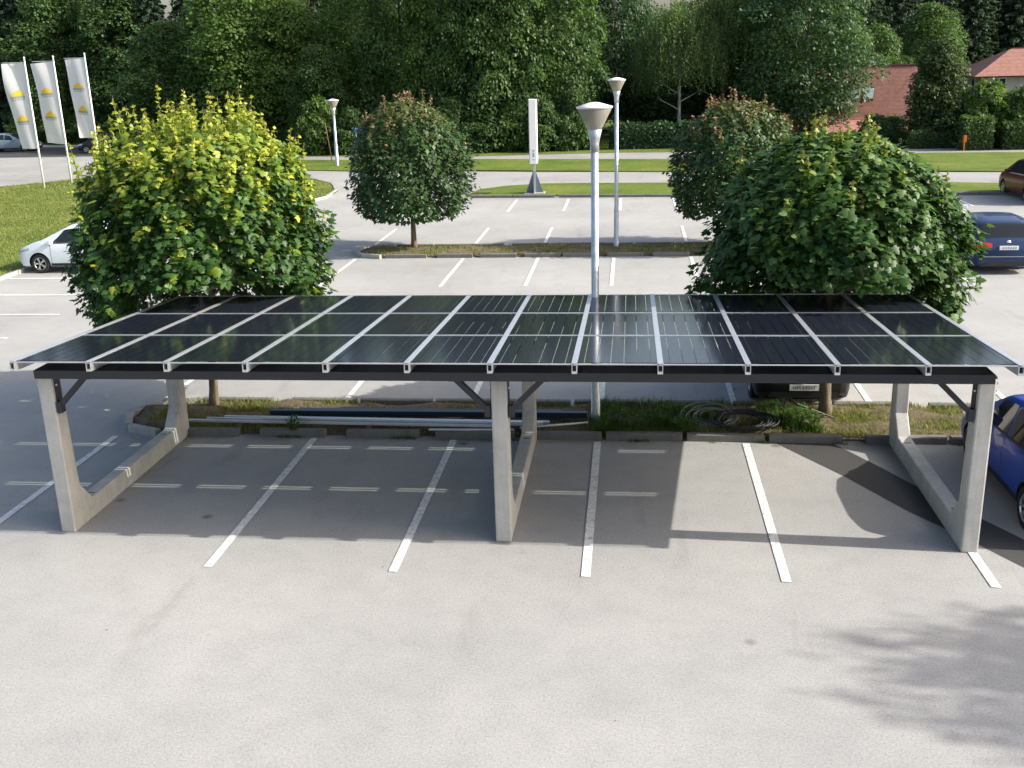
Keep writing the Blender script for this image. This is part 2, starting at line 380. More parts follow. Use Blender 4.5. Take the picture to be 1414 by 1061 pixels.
sheet('footpath', [(-32, 74.1), (-23, 72.3), (-19.2, 71.6), (-10.6, 70.5), (2.7, 68), (19, 69.2), (20.6, 68.9), (45, 66.1), (45, 68), (21.2, 72), (20, 72.2), (3.3, 73), (-.5, 73.6), (-10.9, 72.7), (-20, 74.4), (-24, 75.2), (-32, 77)], -.03, M['path'], thick=.05)
sheet('forest_floor', [(-34, 76.5), (-24, 75.3), (-20, 74.5), (-10.9, 72.8), (-.5, 73.7), (3.3, 73.1), (14, 72.5), (14, 140), (-70, 140), (-70, 97.2), (-42, 90.7)], -.03, M['verge'], thick=.05)
# repair patch and painted bays
sheet('asphalt_patch', [(2.45, 17.05), (3.31, 15.6), (3.96, 14.3), (4.62, 13.24), (4.97, 12.62), (11.9, 2.0), (12.75, 2.55), (5.25, 13.43), (4.71, 14.45), (4.3, 15.23), (3.98, 15.92), (3.53, 16.8), (3.4, 17.05)], .004, M['patch'], park)
sheet('asphalt_patch', [(-60, 80), (-41.5, 79), (-41, 87.5), (-60, 92)], .004, M['patch'], park)
def pline(x0, x1, y0, y1, jig=.0):
    me = bpy.data.meshes.new('parking_line'); me.from_pydata([(x0, y0, .01), (x1, y0+jig, .01), (x1, y1+jig, .01), (x0, y1, .01)], [], [(0, 1, 2, 3)])
    return link('parking_line', me, M['line'], park)
for x in (-9.23, -5.54, -3.04, -.54, 1.96, 4.46, 6.96, 9.46): pline(x-.06, x+.06, 12.05, 16.98)
for x in (-9.23, -5.54, -3.04, -.54, 1.96, 4.46, 6.96, 9.46):
    pline(x-.055, x+.055, 19.08, 23.6)
    pline(x-.055, x+.055, 29.85, 34.35); pline(x-.055, x+.055, 36.75, 40.9)
for x in (11.96, 14.46, 16.96):
    pline(x-.055, x+.055, 19.08, 23.6); pline(x-.06, x+.06, 12.05, 16.98)
    pline(x-.055, x+.055, 29.85, 34.35); pline(x-.055, x+.055, 36.75, 40.9)
for k in range(-1, 9): x = -5.3+2.42*k; pline(x-.06, x+.06, 45.4, 49.4-.03*k)
for y in (21.4, 23.9, 26.4, 28.9, 31.4, 33.9, 36.4): pline(-19.9, -15.45, y-.06, y+.06)

# kerbs: single concrete blocks
def kerb_mesh(L, w_, h_):
    b = MB(); c_ = .018
    b.prism([(0, 0), (w_, 0), (w_, h_-c_), (w_-c_, h_), (c_, h_), (0, h_-c_)], 'x', 0, L)
    me = bpy.data.meshes.new('kerb_block'); me.from_pydata(b.v, [], b.f); me.materials.append(M['kerb']); return me
KM = {}
def kerb(parent, x, y, L, rz=0, w_=.14, h_=.13, mat=None, z=0):
    k = (round(L, 2), w_, h_, mat)
    if k not in KM:
        KM[k] = kerb_mesh(L, w_, h_)
        if mat: KM[k].materials.clear(); KM[k].materials.append(M[mat])
    o = bpy.data.objects.new('kerb_block', KM[k]); col.objects.link(o); o.parent = parent
    o.location = (x, y, z); o.rotation_euler = (random.uniform(-.03, .03), random.uniform(-.008, .008), rz+random.uniform(-.012, .012)); return o
def bed(x0, x1, y0, y1, blk, gap, seed):
    random.seed(seed)
    r_ = (y1-y0)/2; cy = (y0+y1)/2
    arc = [(x0+r_-r_*math.sin(a), cy+r_*math.cos(a)) for a in np.linspace(0, PI, 9)]
    nx = 60; poly_top = []
    xs = np.linspace(x0+.12, x1, 150); ys = np.linspace(y0+.1, y1-.1, 14)
    X, Y = np.meshgrid(xs, ys); Z = .1+.05*np.sin(X*3.1+Y*2)*np.sin(X*1.3-Y*4)+rng.normal(0, .012, X.shape)
    ex = np.clip((x0+r_-X)/r_, 0, 1); Y = cy+(Y-cy)*np.sqrt(np.clip(1-ex*ex, .02, 1))*.97
    edge = np.minimum(np.abs(ys-ys[0]), np.abs(ys-ys[-1])) < .01
    Z[edge, :] = .02
    V = np.stack([X, Y, Z], -1).reshape(-1, 3); n = len(xs)
    F = [(j*n+i, j*n+i+1, (j+1)*n+i+1, (j+1)*n+i) for j in range(len(ys)-1) for i in range(n-1)]
    b = link('planting_bed', arr_mesh('planting_bed', V, F), M['soil'], None, True); b['kind'] = 'structure'
    for yy, sgn in ((y0, 1), (y1-.14, 1)):
        x = x0+r_+random.uniform(0, .2)
        while x < x1-.4:
            L = random.choice((1.2, 1.3, 1.4)); kerb(b, x, yy+random.uniform(-.02, .02), L); x += L+random.choice((gap, gap*.25, gap*1.3))
    for i in range(0, 8, 2):
        a, c_ = arc[i], arc[i+2]; d = math.hypot(c_[0]-a[0], c_[1]-a[1])
        kerb(b, c_[0], c_[1], round(d-.03, 2), math.atan2(a[1]-c_[1], a[0]-c_[0]), .13, .14, 'slab')
    return b
bed1 = bed(-9.35, 19.2, 17.05, 18.95, 1.3, .3, 3)
bed2 = bed(-9.4, 21.5, 34.5, 36.6, 1.4, .28, 5)
kb = empty('kerb_row'); kb['kind'] = 'structure'
x = -7.6
while x < 30: kerb(kb, x, 50.25-.062*(x+7.6), 2.0, -.062, .16, .14); x += 2.02 if random.random() < .75 else 2.2
kl = empty('kerb_row'); kl['kind'] = 'structure'
y = 18.
while y < 39.4: kerb(kl, -20.0, y, 1.0, PI/2, .15, .12, 'slab'); y += 1.01
pp = lawn_poly[1:8]
for a, b in zip(pp[:-1], pp[1:]):
    d = math.hypot(b[0]-a[0], b[1]-a[1]); n = max(1, round(d/1.1))
    for i in range(n):
        t = i/n; kerb(kl, a[0]+(b[0]-a[0])*t, a[1]+(b[1]-a[1])*t, round(d/n-.01, 2), math.atan2(b[1]-a[1], b[0]-a[0]), .15, .12, 'slab')

# ------------------------------------------------------------------ the solar carport
def wp(o, p):
    o.parent = p; o.matrix_parent_inverse = p.matrix_basis.inverted(); return o
YF, ZF, TILT, LM = 12.65, 2.64, -.0580, 1.815
XL, WM = -8.18, 1.07
def zr(y): return ZF+math.tan(TILT)*(y-YF)
carport = empty('solar_carport', (-1.76, 15.0, 0), 0, 'long solar carport on three pale concrete U frames with black glass panels', 'carport')
def u_frame(x):
    P = [(13.0, 0), (17.12, 0), (17.14, .55), (17.12, zr(17)-.25), (16.88, zr(17)-.25), (16.84, .62), (16.56, .3), (13.6, .3), (13.31, .62), (13.24, 2.37), (13.0, 2.37)]
    b = MB(); b.prism(P, 'x', x-.108, x+.108)
    o = b.build('concrete_frame', M['concrete'], None, False, .022); wp(o, carport)
    # lifting slots in the base beam
    for y in (13.75, 16.3):
        s = MB(); s.box(x-.05, x+.05, y-.012, y+.012, .3005, .303); q = s.build('lifting_slot', M['black']); wp(q, carport)
    for yb, zt in ((13.12, 2.4), (17.0, zr(17)-.24)):
        for sg in (-1, 1):
            s = MB(); s.box(x+sg*.108, x+sg*.12, yb-.07, yb+.07, zt-.62, zt-.012); wp(s.build('side_plate', M['dark']), carport)
            for zz in (zt-.1, zt-.2, zt-.47, zt-.57):
                k = MB(); a = x+sg*.118
                k.lathe([(0, 0), (.016, 0), (.016, .022), (0, .022)], 6); k2 = k.build('bolt', M['bolt']); k2.location = (a, yb-.05 if zz > zt-.3 else yb, zz); k2.rotation_euler = (0, sg*PI/2, 0); wp(k2, carport)
FX = (-7.99, -1.70, 4.42)
for x in FX: u_frame(x)
def beam(y, z0, z1, name):
    b = MB(); b.box(-7.985, 4.43, y-(.27 if y < 14 else .1), y+.1, z0, zr(y-.27 if y < 14 else y-.1)-.118 if y > 14 else zr(y+.1)-.119); o = b.build(name, M['dark'], None, False, .006); wp(o, carport)
beam(13.05, 2.372, zr(13.05)-.118, 'front_beam'); beam(17.0, zr(17)-.245, zr(17)-.118, 'back_beam')
def brace(x, sg, y, zt):
    b = MB(); b.bar((x+sg*.14, y, zt-.5), (x+sg*.58, y, zt-.06), .085, .07)
    b.prism([(x+sg*.46, zt-.003), (x+sg*.74, zt-.003), (x+sg*.66, zt-.09), (x+sg*.52, zt-.09)], 'y', y-.05, y+.05)
    b.box(min(x+sg*.122, x+sg*.2), max(x+sg*.122, x+sg*.2), y-.05, y+.05, zt-.58, zt-.42)
    wp(b.build('knee_brace', M['dark'], None, False, .004), carport)
    for q in (.54, .62):
        k = MB(); k.lathe([(0, 0), (.013, 0), (.013, .012), (0, .012)], 6, 0, (x+sg*q, y-.05, zt-.07), 'y'); wp(k.build('bolt', M['bolt']), carport)
for y, zt in ((13.05, 2.39), (17.0, zr(17)-.245)):
    for x, sgs in zip(FX, ((1,), (-1, 1), (-1,))):
        for s in sgs: brace(x, s, y, zt)
# rails: hollow extrusions running front to back
def rail_mesh():
    b = MB(); L = LM*3+.02; w_, h_, t_ = .066, .115, .008
    b.box(-w_/2, -w_/2+t_, 0, L, -h_, 0); b.box(w_/2-t_, w_/2, 0, L, -h_, 0)
    b.box(-w_/2+t_, w_/2-t_, 0, L, -t_, 0); b.box(-w_/2+t_, w_/2-t_, 0, L, -h_, -h_+.03)
    b.box(-.008, .008, 0, L, 0, .012); b.box(-w_/2+t_, w_/2-t_, .05, .06, -h_+.03, -t_, 1)  # last box: black plate, its colour stands in for shade inside the hollow end
    return b
rm = None
for k in range(13):
    if rm is None:
        r0 = rail_mesh().build('roof_rail', [M['alu'], M['black']]); rm = r0.data; o = r0
    else: o = bpy.data.objects.new('roof_rail', rm); col.objects.link(o)
    o.location = (XL+WM*k, YF-.012, ZF+.0); o.rotation_euler = (TILT, 0, 0); wp(o, carport)
    c_ = bpy.data.objects.new('cover_strip', bpy.data.meshes.get('cover_strip') or MB().box(-.036, .036, -.004, LM*3+.02, .014, .021).build('cs_tmp', M['alu']).data)
    if c_.data.name != 'cover_strip':
        c_.data.name = 'cover_strip'; bpy.data.objects.remove(bpy.data.objects['cs_tmp'])
    col.objects.link(c_); c_.parent = o
mm = None
Rt = Matrix.Rotation(TILT, 4, 'X')
for k in range(12):
    for j in range(3):
        if mm is None:
            q = MB().box(-.512, .512, -.895, .895, -.004, .004).build('solar_module', M['cell']); mm = q.data; o = q
        else: o = bpy.data.objects.new('solar_module', mm); col.objects.link(o)
        p = Rt @ Vector((0, LM*(j+.5), 0)); o.location = (XL+WM*(k+.5), YF+p.y, ZF+p.z+.0085); o.rotation_euler = (TILT+random.gauss(0, .0012), random.gauss(0, .0012), 0); wp(o, carport)
    for j in (1, 2):
        b = MB().box(-WM/2+.037, WM/2-.037, -.021, .021, -.02, .016)
        o = b.build('cross_bar', M['alu']); p = Rt @ Vector((0, LM*j, 0)); o.location = (XL+WM*(k+.5), YF+p.y, ZF+p.z+.0); o.rotation_euler = (TILT, 0, 0); wp(o, carport)
    for yy in (0., 3*LM):
        b = MB().box(-WM/2+.037, WM/2-.037, -.004, .004, -.002, .014)
        o = b.build('edge_trim', M['alu']); p = Rt @ Vector((0, yy, 0)); o.location = (XL+WM*(k+.5), YF+p.y+(-.003 if yy == 0 else .003), ZF+p.z); o.rotation_euler = (TILT, 0, 0); wp(o, carport)

# ------------------------------------------------------------------ lamps, sign, flags
def lamp(x, y, H, s, label):
    t = empty('street_lamp', (x, y, 0), 0, label, 'lamp', 'street lamps around the car park')
    b = MB(); b.lathe([(0, 0), (.1*s, 0), (.1*s, .03), (.082*s, .04), (.08*s, 1.35), (.066*s, 1.45), (.062*s, H-.66*s), (.05*s, H-.66*s), (0, H-.66*s)], 16); b.build('post', M['galv'], t, True)
    b = MB(); b.lathe([(.064*s, H-.82*s), (.075*s, H-.81*s), (.075*s, H-.68*s), (.09*s, H-.6*s), (.125*s, H-.46*s), (.115*s, H-.455*s), (0, H-.47*s)], 20); b.build('collar', M['galv'], t, True)
    b = MB(); b.lathe([(.118*s, H-.455*s), (.285*s, H-.125*s), (.278*s, H-.12*s), (.11*s, H-.45*s)], 28); b.build('diffuser', M['diff'], t, True)
    b = MB(); b.lathe([(0, H-.02*s), (.08*s, H-.026*s), (.3*s, H-.09*s), (.305*s, H-.1*s), (.29*s, H-.122*s), (0, H-.122*s)], 28); b.build('cap', M['white'], t, True)
    b = MB(); b.lathe([(0, H-.45*s), (.03*s, H-.45*s), (.055*s, H-.36*s), (.05*s, H-.26*s), (0, H-.22*s)], 14); b.build('bulb', M['white'], t, True)
lamp(-.6, 17.85, 5.63, 1, 'tall grey street lamp standing behind the carport in the near planting bed')
lamp(-.48, 35.9, 5.68, 1, 'tall grey street lamp in the planting bed beyond, near the round trees')
lamp(-18.9, 67.6, 4.25, 1.3, 'short white street lamp on the verge by the road before the wood')

t = empty('sign_pylon', (-4.63, 51.3, .08), 0, 'narrow white advertising pylon on a grey gusseted foot in the verge', 'sign')
MB().box(-.16, .16, -.35, .35, 1.42, 4.4).build('panel', M['white'], t, False, .01)
MB().box(-.19, -.163, -.36, .36, 1.4, 4.42).build('edge_profile', M['galv'], t)
b = MB(); b.box(-.06, .06, -.06, .06, .02, 1.42); b.build('post', M['galv'], t)
for sg in (-1, 1):
    MB().prism([(sg*.06, .03), (sg*.42, .03), (sg*.06, 1.05)], 'y', -.01, .01).build('gusset', M['signbase'], t)
    MB().prism([(sg*.06, .03), (sg*.42, .03), (sg*.06, 1.05)], 'x', -.01, .01).build('gusset', M['signbase'], t)
MB().box(-.5, .5, -.45, .45, -.05, .03).build('base_plate', M['slab'], t)
for z0, z1 in ((1.6, 1.64), (1.74, 1.95), (2.0, 2.08)): MB().box(-.04, .05, -.354, -.351, z0, z1).build('print', M['lgrey'], t)

def flag(x, y, H, label, ph):
    t = empty('flagpole', (x, y, .08), 0, label, 'flagpole', 'flagpoles on the lawn')
    b = MB(); b.tube([(0, 0, -.02), (0, 0, H*.5), (0, 0, H)], [.06, .05, .035], 12); b.build('pole', M['white'], t, True)
    MB().lathe([(0, H+.1), (.05, H+.06), (.05, H), (0, H-.02)], 12).build('finial', M['white'], t, True)
    MB().bar((-1.3, 0, H-.2), (0, 0, H-.2), .03, .03).build('cross_arm', M['white'], t)
    Wf, Hf = 1.25, 4.6
    def S(u, v, off=0):
        wv = .11*math.sin(u*4.2+v*3.4+ph)*(.25+u)+.05*math.sin(v*9+u*2+ph*2)*u
        pinch = 1-.28*v*v*(.6+.4*math.sin(ph*3+1))
        return (-.05-u*Wf*pinch-.1*math.sin(v*2.5+ph)*u*.4, wv+off, H-.22-v*Hf-.1*u*math.sin(v*3+ph))
    def patch(u0, u1, v0, v1, nu, nv, off, keep=None):
        V = [S(u0+(u1-u0)*i/nu, v0+(v1-v0)*j/nv, off) for j in range(nv+1) for i in range(nu+1)]
        F = [(j*(nu+1)+i, j*(nu+1)+i+1, (j+1)*(nu+1)+i+1, (j+1)*(nu+1)+i) for j in range(nv) for i in range(nu) if keep is None or keep((i+.5)/nu, (j+.5)/nv)]
        return MB().add(V, F)
    fl = patch(0, 1, 0, 1, 14, 40, 0).build('flag', M['flagc'], t, True)
    for v0 in (.34, .63):
        for off in (-.012, .012):
            roofk = lambda a, b_: b_ > .15+.85*max(0, (a-.45))*1.2 if a > .45 else b_ > .15+.9*(.45-a)*1.6
            patch(.22, .76, v0-.05, v0+.03, 12, 8, off, roofk).build('logo', M['yellow'], fl)
            patch(.2, .82, v0+.033, v0+.056, 8, 2, off).build('logo', M['lgrey'] if v0 < .5 else M['lgreen'], fl)
            for q in range(5): patch(.22+.12*q, .22+.12*q+.07, v0+.064, v0+.078, 2, 1, off).build('logo', M['lgrey'], fl)
flag(-32.95, 56.8, 7.0, 'white banner flag on a white pole, outermost of the three from the maple', .3)
flag(-32.6, 59.2, 7.05, 'white banner flag on a white pole, middle of the three', 1.5)
flag(-31.9, 61.5, 7.2, 'white banner flag on a white pole, closest of the three to the maple', 2.6)

t = empty('street_sign', (-18.2, 70.2, .05), 0, 'small blue street name sign on a thin post by the wood', 'sign')
MB().tube([(0, 0, -.02), (0, 0, 2.2)], .03, 8).build('post', M['galv'], t, True)
MB().box(-.1, .75, -.05, -.02, 1.85, 2.15).build('plate', M['bluesign'], t)
s_ = MB().tube([(-20.2, 71, 0), (-20.5, 71, 2.6)], .035, 8).build('wooden_stake', M['wood'], None, True)
tag(s_, 'thin leaning wooden stake in the grass before the wood', 'stake')

# ------------------------------------------------------------------ cars
def smooth1(a, n):
    k = np.ones(n)/n; return np.convolve(np.pad(a, n//2, mode='edge'), k, mode='valid')[:len(a)]
class Car:
    def __init__(s, L, W, top, belt, zb=.2, nose=.35, tail=.3, tumble=.3, front_x=None, sm=9):
        s.L, s.W = L, W
        s.X = np.linspace(0, L, 401)
        tp = np.interp(s.X, *zip(*top)); s.T = smooth1(smooth1(tp, sm), sm)
        s.B = smooth1(np.interp(s.X, *zip(*belt)), 15)
        hw = np.ones_like(s.X)
        a = np.clip((nose-s.X)/nose, 0, 1); hw *= 1-.24*a**2.6-.05*np.clip((nose*3-s.X)/(nose*3), 0, 1)**2
        a = np.clip((s.X-(L-tail))/tail, 0, 1); hw *= 1-.14*a**2.4-.04*np.clip((s.X-(L-1.2))/1.2, 0, 1)**2
        s.HW = hw*W/2; s.zb = zb; s.tumble = tumble
        a0 = np.clip((.12-s.X)/.12, 0, 1)+np.clip((s.X-(L-.1))/.1, 0, 1); s.ZB = zb+.1*a0
    def sec(s, x):
        g = lambda A: float(np.interp(x, s.X, A))
        T, B, hw, zb = g(s.T), g(s.B), g(s.HW), g(s.ZB)
        B = min(B, T-.025); h = T-B; zz = lambda f: zb+(B-zb)*f
        tum = lambda z: hw*.955-s.tumble*(z-B)
        zt = T-.05*min(1, h/.3)-.012
        return [(0, zb), (hw*.8, zb), (hw*.95, zb+.04), (hw*.985, zz(.22)), (hw, zz(.5)), (hw*.995, zz(.72)), (hw*.975, zz(.93)), (hw*.955, B),
                (tum(B+(zt-B)*.33), B+(zt-B)*.33), (tum(B+(zt-B)*.66), B+(zt-B)*.66), (tum(zt), zt), (tum(zt)-.07*min(1, .4+h), T-.012), (tum(zt)*.5, T+.012), (0, T+.02)]
    def P(s, x, r, side=1, off=0.):
        def q(x_, r_):
            k = s.sec(min(max(x_, 0), s.L)); i = min(int(r_), len(k)-2); f = r_-i
            return Vector((s.L/2-x_, side*(k[i][0]*(1-f)+k[i+1][0]*f), k[i][1]*(1-f)+k[i+1][1]*f))
        p = q(x, r)
        if off:
            e = .01; dx = q(min(x+e, s.L), r)-q(max(x-e, 0), r); dr = q(x, min(r+.06, 13))-q(x, max(r-.06, 0))
            n = dx.cross(dr)*side
            if n.length > 1e-9:
                n.normalize(); c_ = Vector((s.L/2-x, 0, .6))
                if n.dot(p-c_) < 0: n = -n
                p = p+n*off
        return p
    def body(s, mats, parent, wheels, wr):
        st = sorted(set([0, .02, .05, .09, .14, .2, .28, s.L-.2, s.L-.13, s.L-.08, s.L-.04, s.L-.015, s.L]+list(np.linspace(.36, s.L-.28, 46))))
        b = MB(); V = []
        for x in st:
            k = s.sec(x)
            V += [(s.L/2-x, y, z) for y, z in k]+[(s.L/2-x, -y, z) for y, z in k[-2:0:-1]]
        n = 26; F = [(i*n+k, i*n+(k+1) % n, (i+1)*n+(k+1) % n, (i+1)*n+k) for i in range(len(st)-1) for k in range(n)]
        F += [tuple(range(n))[::-1], tuple((len(st)-1)*n+k for k in range(n))]
        o = b.add(V, F).build('body', mats[0], None, True)
        c_ = MB()
        for wx in wheels:
            for sg in (-1, 1):
                y0, y1 = sorted((sg*(s.W/2-.26), sg*(s.W/2+.2)))
                c_.lathe([(wr*1.14, y0), (wr*1.14, y1)], 28, 0, (s.L/2-wx, 0, wr*1.02), 'y')
                m_ = len(c_.v); c_.f.append(list(range(m_-56, m_-28))); c_.f.append(list(range(m_-28, m_))); c_.mi += [0, 0]
        cu = c_.build('cut_tmp', M['well'])
        md = o.modifiers.new('b', 'BOOLEAN'); md.operation = 'DIFFERENCE'; md.object = cu; md.solver = 'EXACT'
        try: md.material_mode = 'TRANSFER'
        except Exception: pass
        dg = bpy.context.evaluated_depsgraph_get(); me = bpy.data.meshes.new_from_object(o.evaluated_get(dg))
        o.modifiers.clear(); o.data = me; bpy.data.objects.remove(cu)
        bm = bmesh.new(); bm.from_mesh(me)
        for e in bm.edges:
            if len(e.link_faces) == 2 and (e.calc_face_angle(0) > R(38)): e.smooth = False
        for f in bm.faces: f.smooth = True
        bm.to_mesh(me); bm.free()
        o.parent = parent; return o
    def patch(s, name, mat, parent, x0, x1, r0, r1, side=1, off=.006, nx=10, nr=6, both=False):
        """x0/x1 may be functions of the ring fraction"""
        fx = lambda v, j: v(j) if callable(v) else v
        V = []
        rs = [r0+(r1-r0)*j/nr for j in range(nr+1)]
        if both:
            for j in range(nr+1):
                for i in range(nx+1):
                    a = fx(x0, j/nr); c_ = fx(x1, j/nr); V.append(s.P(a+(c_-a)*i/nx, rs[j], 1, off))
            for j in range(nr-1, -1, -1):
                for i in range(nx+1):
                    a = fx(x0, j/nr); c_ = fx(x1, j/nr); V.append(s.P(a+(c_-a)*i/nx, rs[j], -1, off))
            m_ = 2*nr
        else:
            for j in range(nr+1):
                for i in range(nx+1):
                    a = fx(x0, j/nr); c_ = fx(x1, j/nr); V.append(s.P(a+(c_-a)*i/nx, rs[j], side, off))
            m_ = nr
        F = [(j*(nx+1)+i, j*(nx+1)+i+1, (j+1)*(nx+1)+i+1, (j+1)*(nx+1)+i) for j in range(m_) for i in range(nx)]
        return MB().add(V, F).build(name, mat, parent, True)
    def xend(s, y, z, front):
        m = s.X < s.L*.3 if front else s.X > s.L*.7
        xs = s.X[m] if front else s.X[m][::-1]
        ok = (s.T[m] if front else s.T[m][::-1])-.014 >= z
        hw = (s.HW[m] if front else s.HW[m][::-1])*.975 >= abs(y)
        k = np.nonzero(ok & hw)[0]; return float(xs[k[0]]) if len(k) else float(xs[-1])
    def end_patch(s, name, mat, parent, y0, y1, z0, z1, front=True, off=.012, ny=10, nz=6, z0b=None, z1b=None):
        """panel lying on the nose or tail; z0b/z1b are the heights at the y1 side"""
        V = []; sg = 1 if front else -1
        for j in range(nz+1):
            for i in range(ny+1):
                f = i/ny; y = y0+(y1-y0)*f; a = z0+((z0b if z0b is not None else z0)-z0)*f; b_ = z1+((z1b if z1b is not None else z1)-z1)*f; z = a+(b_-a)*j/nz
                V.append((s.L/2-s.xend(y, z, front)+sg*off, y*(1+.006), z+.004))
        F = [(j*(ny+1)+i, j*(ny+1)+i+1, (j+1)*(ny+1)+i+1, (j+1)*(ny+1)+i) for j in range(nz) for i in range(ny)]
        return MB().add(V, F).build(name, mat, parent, True)
    def wheel(s, parent, x, side, r_, spokes=5):
        y = side*(s.W/2-.115); c_ = (s.L/2-x, y, r_)
        b = MB(); hw = .1
        b.lathe([(r_*.66, -hw), (r_*.92, -hw), (r_, -hw*.7), (r_, hw*.7), (r_*.92, hw), (r_*.66, hw), (r_*.64, 0), (r_*.66, -hw)], 28, 0, (0, 0, 0), 'y')
        wo_ = b.build('wheel', M['tyre'], parent, True); wo_.location = c_
        b = MB(); s_ = side
        b.lathe([(r_*.66, s_*hw*.9), (r_*.6, s_*hw*.85), (r_*.58, s_*.0), (0, s_*.0)], 28, 1, (0, 0, 0), 'y')
        for k in range(spokes):
            a = 2*PI*k/spokes
            for da in (-.13, .13):
                p0 = (r_*.1*math.cos(a), s_*hw*.75, r_*.1*math.sin(a)); p1 = (r_*.62*math.cos(a+da), s_*hw*.85, r_*.62*math.sin(a+da))
                b.bar(p0, p1, r_*.09, .03, 0, up=(0, 1, 0))
        b.lathe([(0, s_*hw*.95), (r_*.14, s_*hw*.9), (r_*.14, s_*hw*.5)], 12, 0, (0, 0, 0), 'y')
        b.lathe([(r_*.66, s_*hw*.93), (r_*.61, s_*hw*1.0), (r_*.58, s_*hw*.8)], 28, 0, (0, 0, 0), 'y')
        b.build('rim', [M['rim'], M['black']], wo_)

def paint(name, c, metal=.0): return plain(name, c, .45, metal*.2, .45, spec=.2)

def text_mesh(name, txt, size, mat, parent, loc, rot, kind=None):
    cu = bpy.data.curves.new('txt', 'FONT'); cu.body = txt; cu.size = size; cu.align_x = 'CENTER'; cu.align_y = 'CENTER'; cu.extrude = .001; cu.resolution_u = 2
    o = bpy.data.objects.new('txt', cu); col.objects.link(o)
    bpy.context.view_layer.update()
    me = bpy.data.meshes.new_from_object(o.evaluated_get(bpy.context.evaluated_depsgraph_get())); bpy.data.objects.remove(o)
    q = link(name, me, mat, parent); q.location = loc; q.rotation_euler = rot; return q

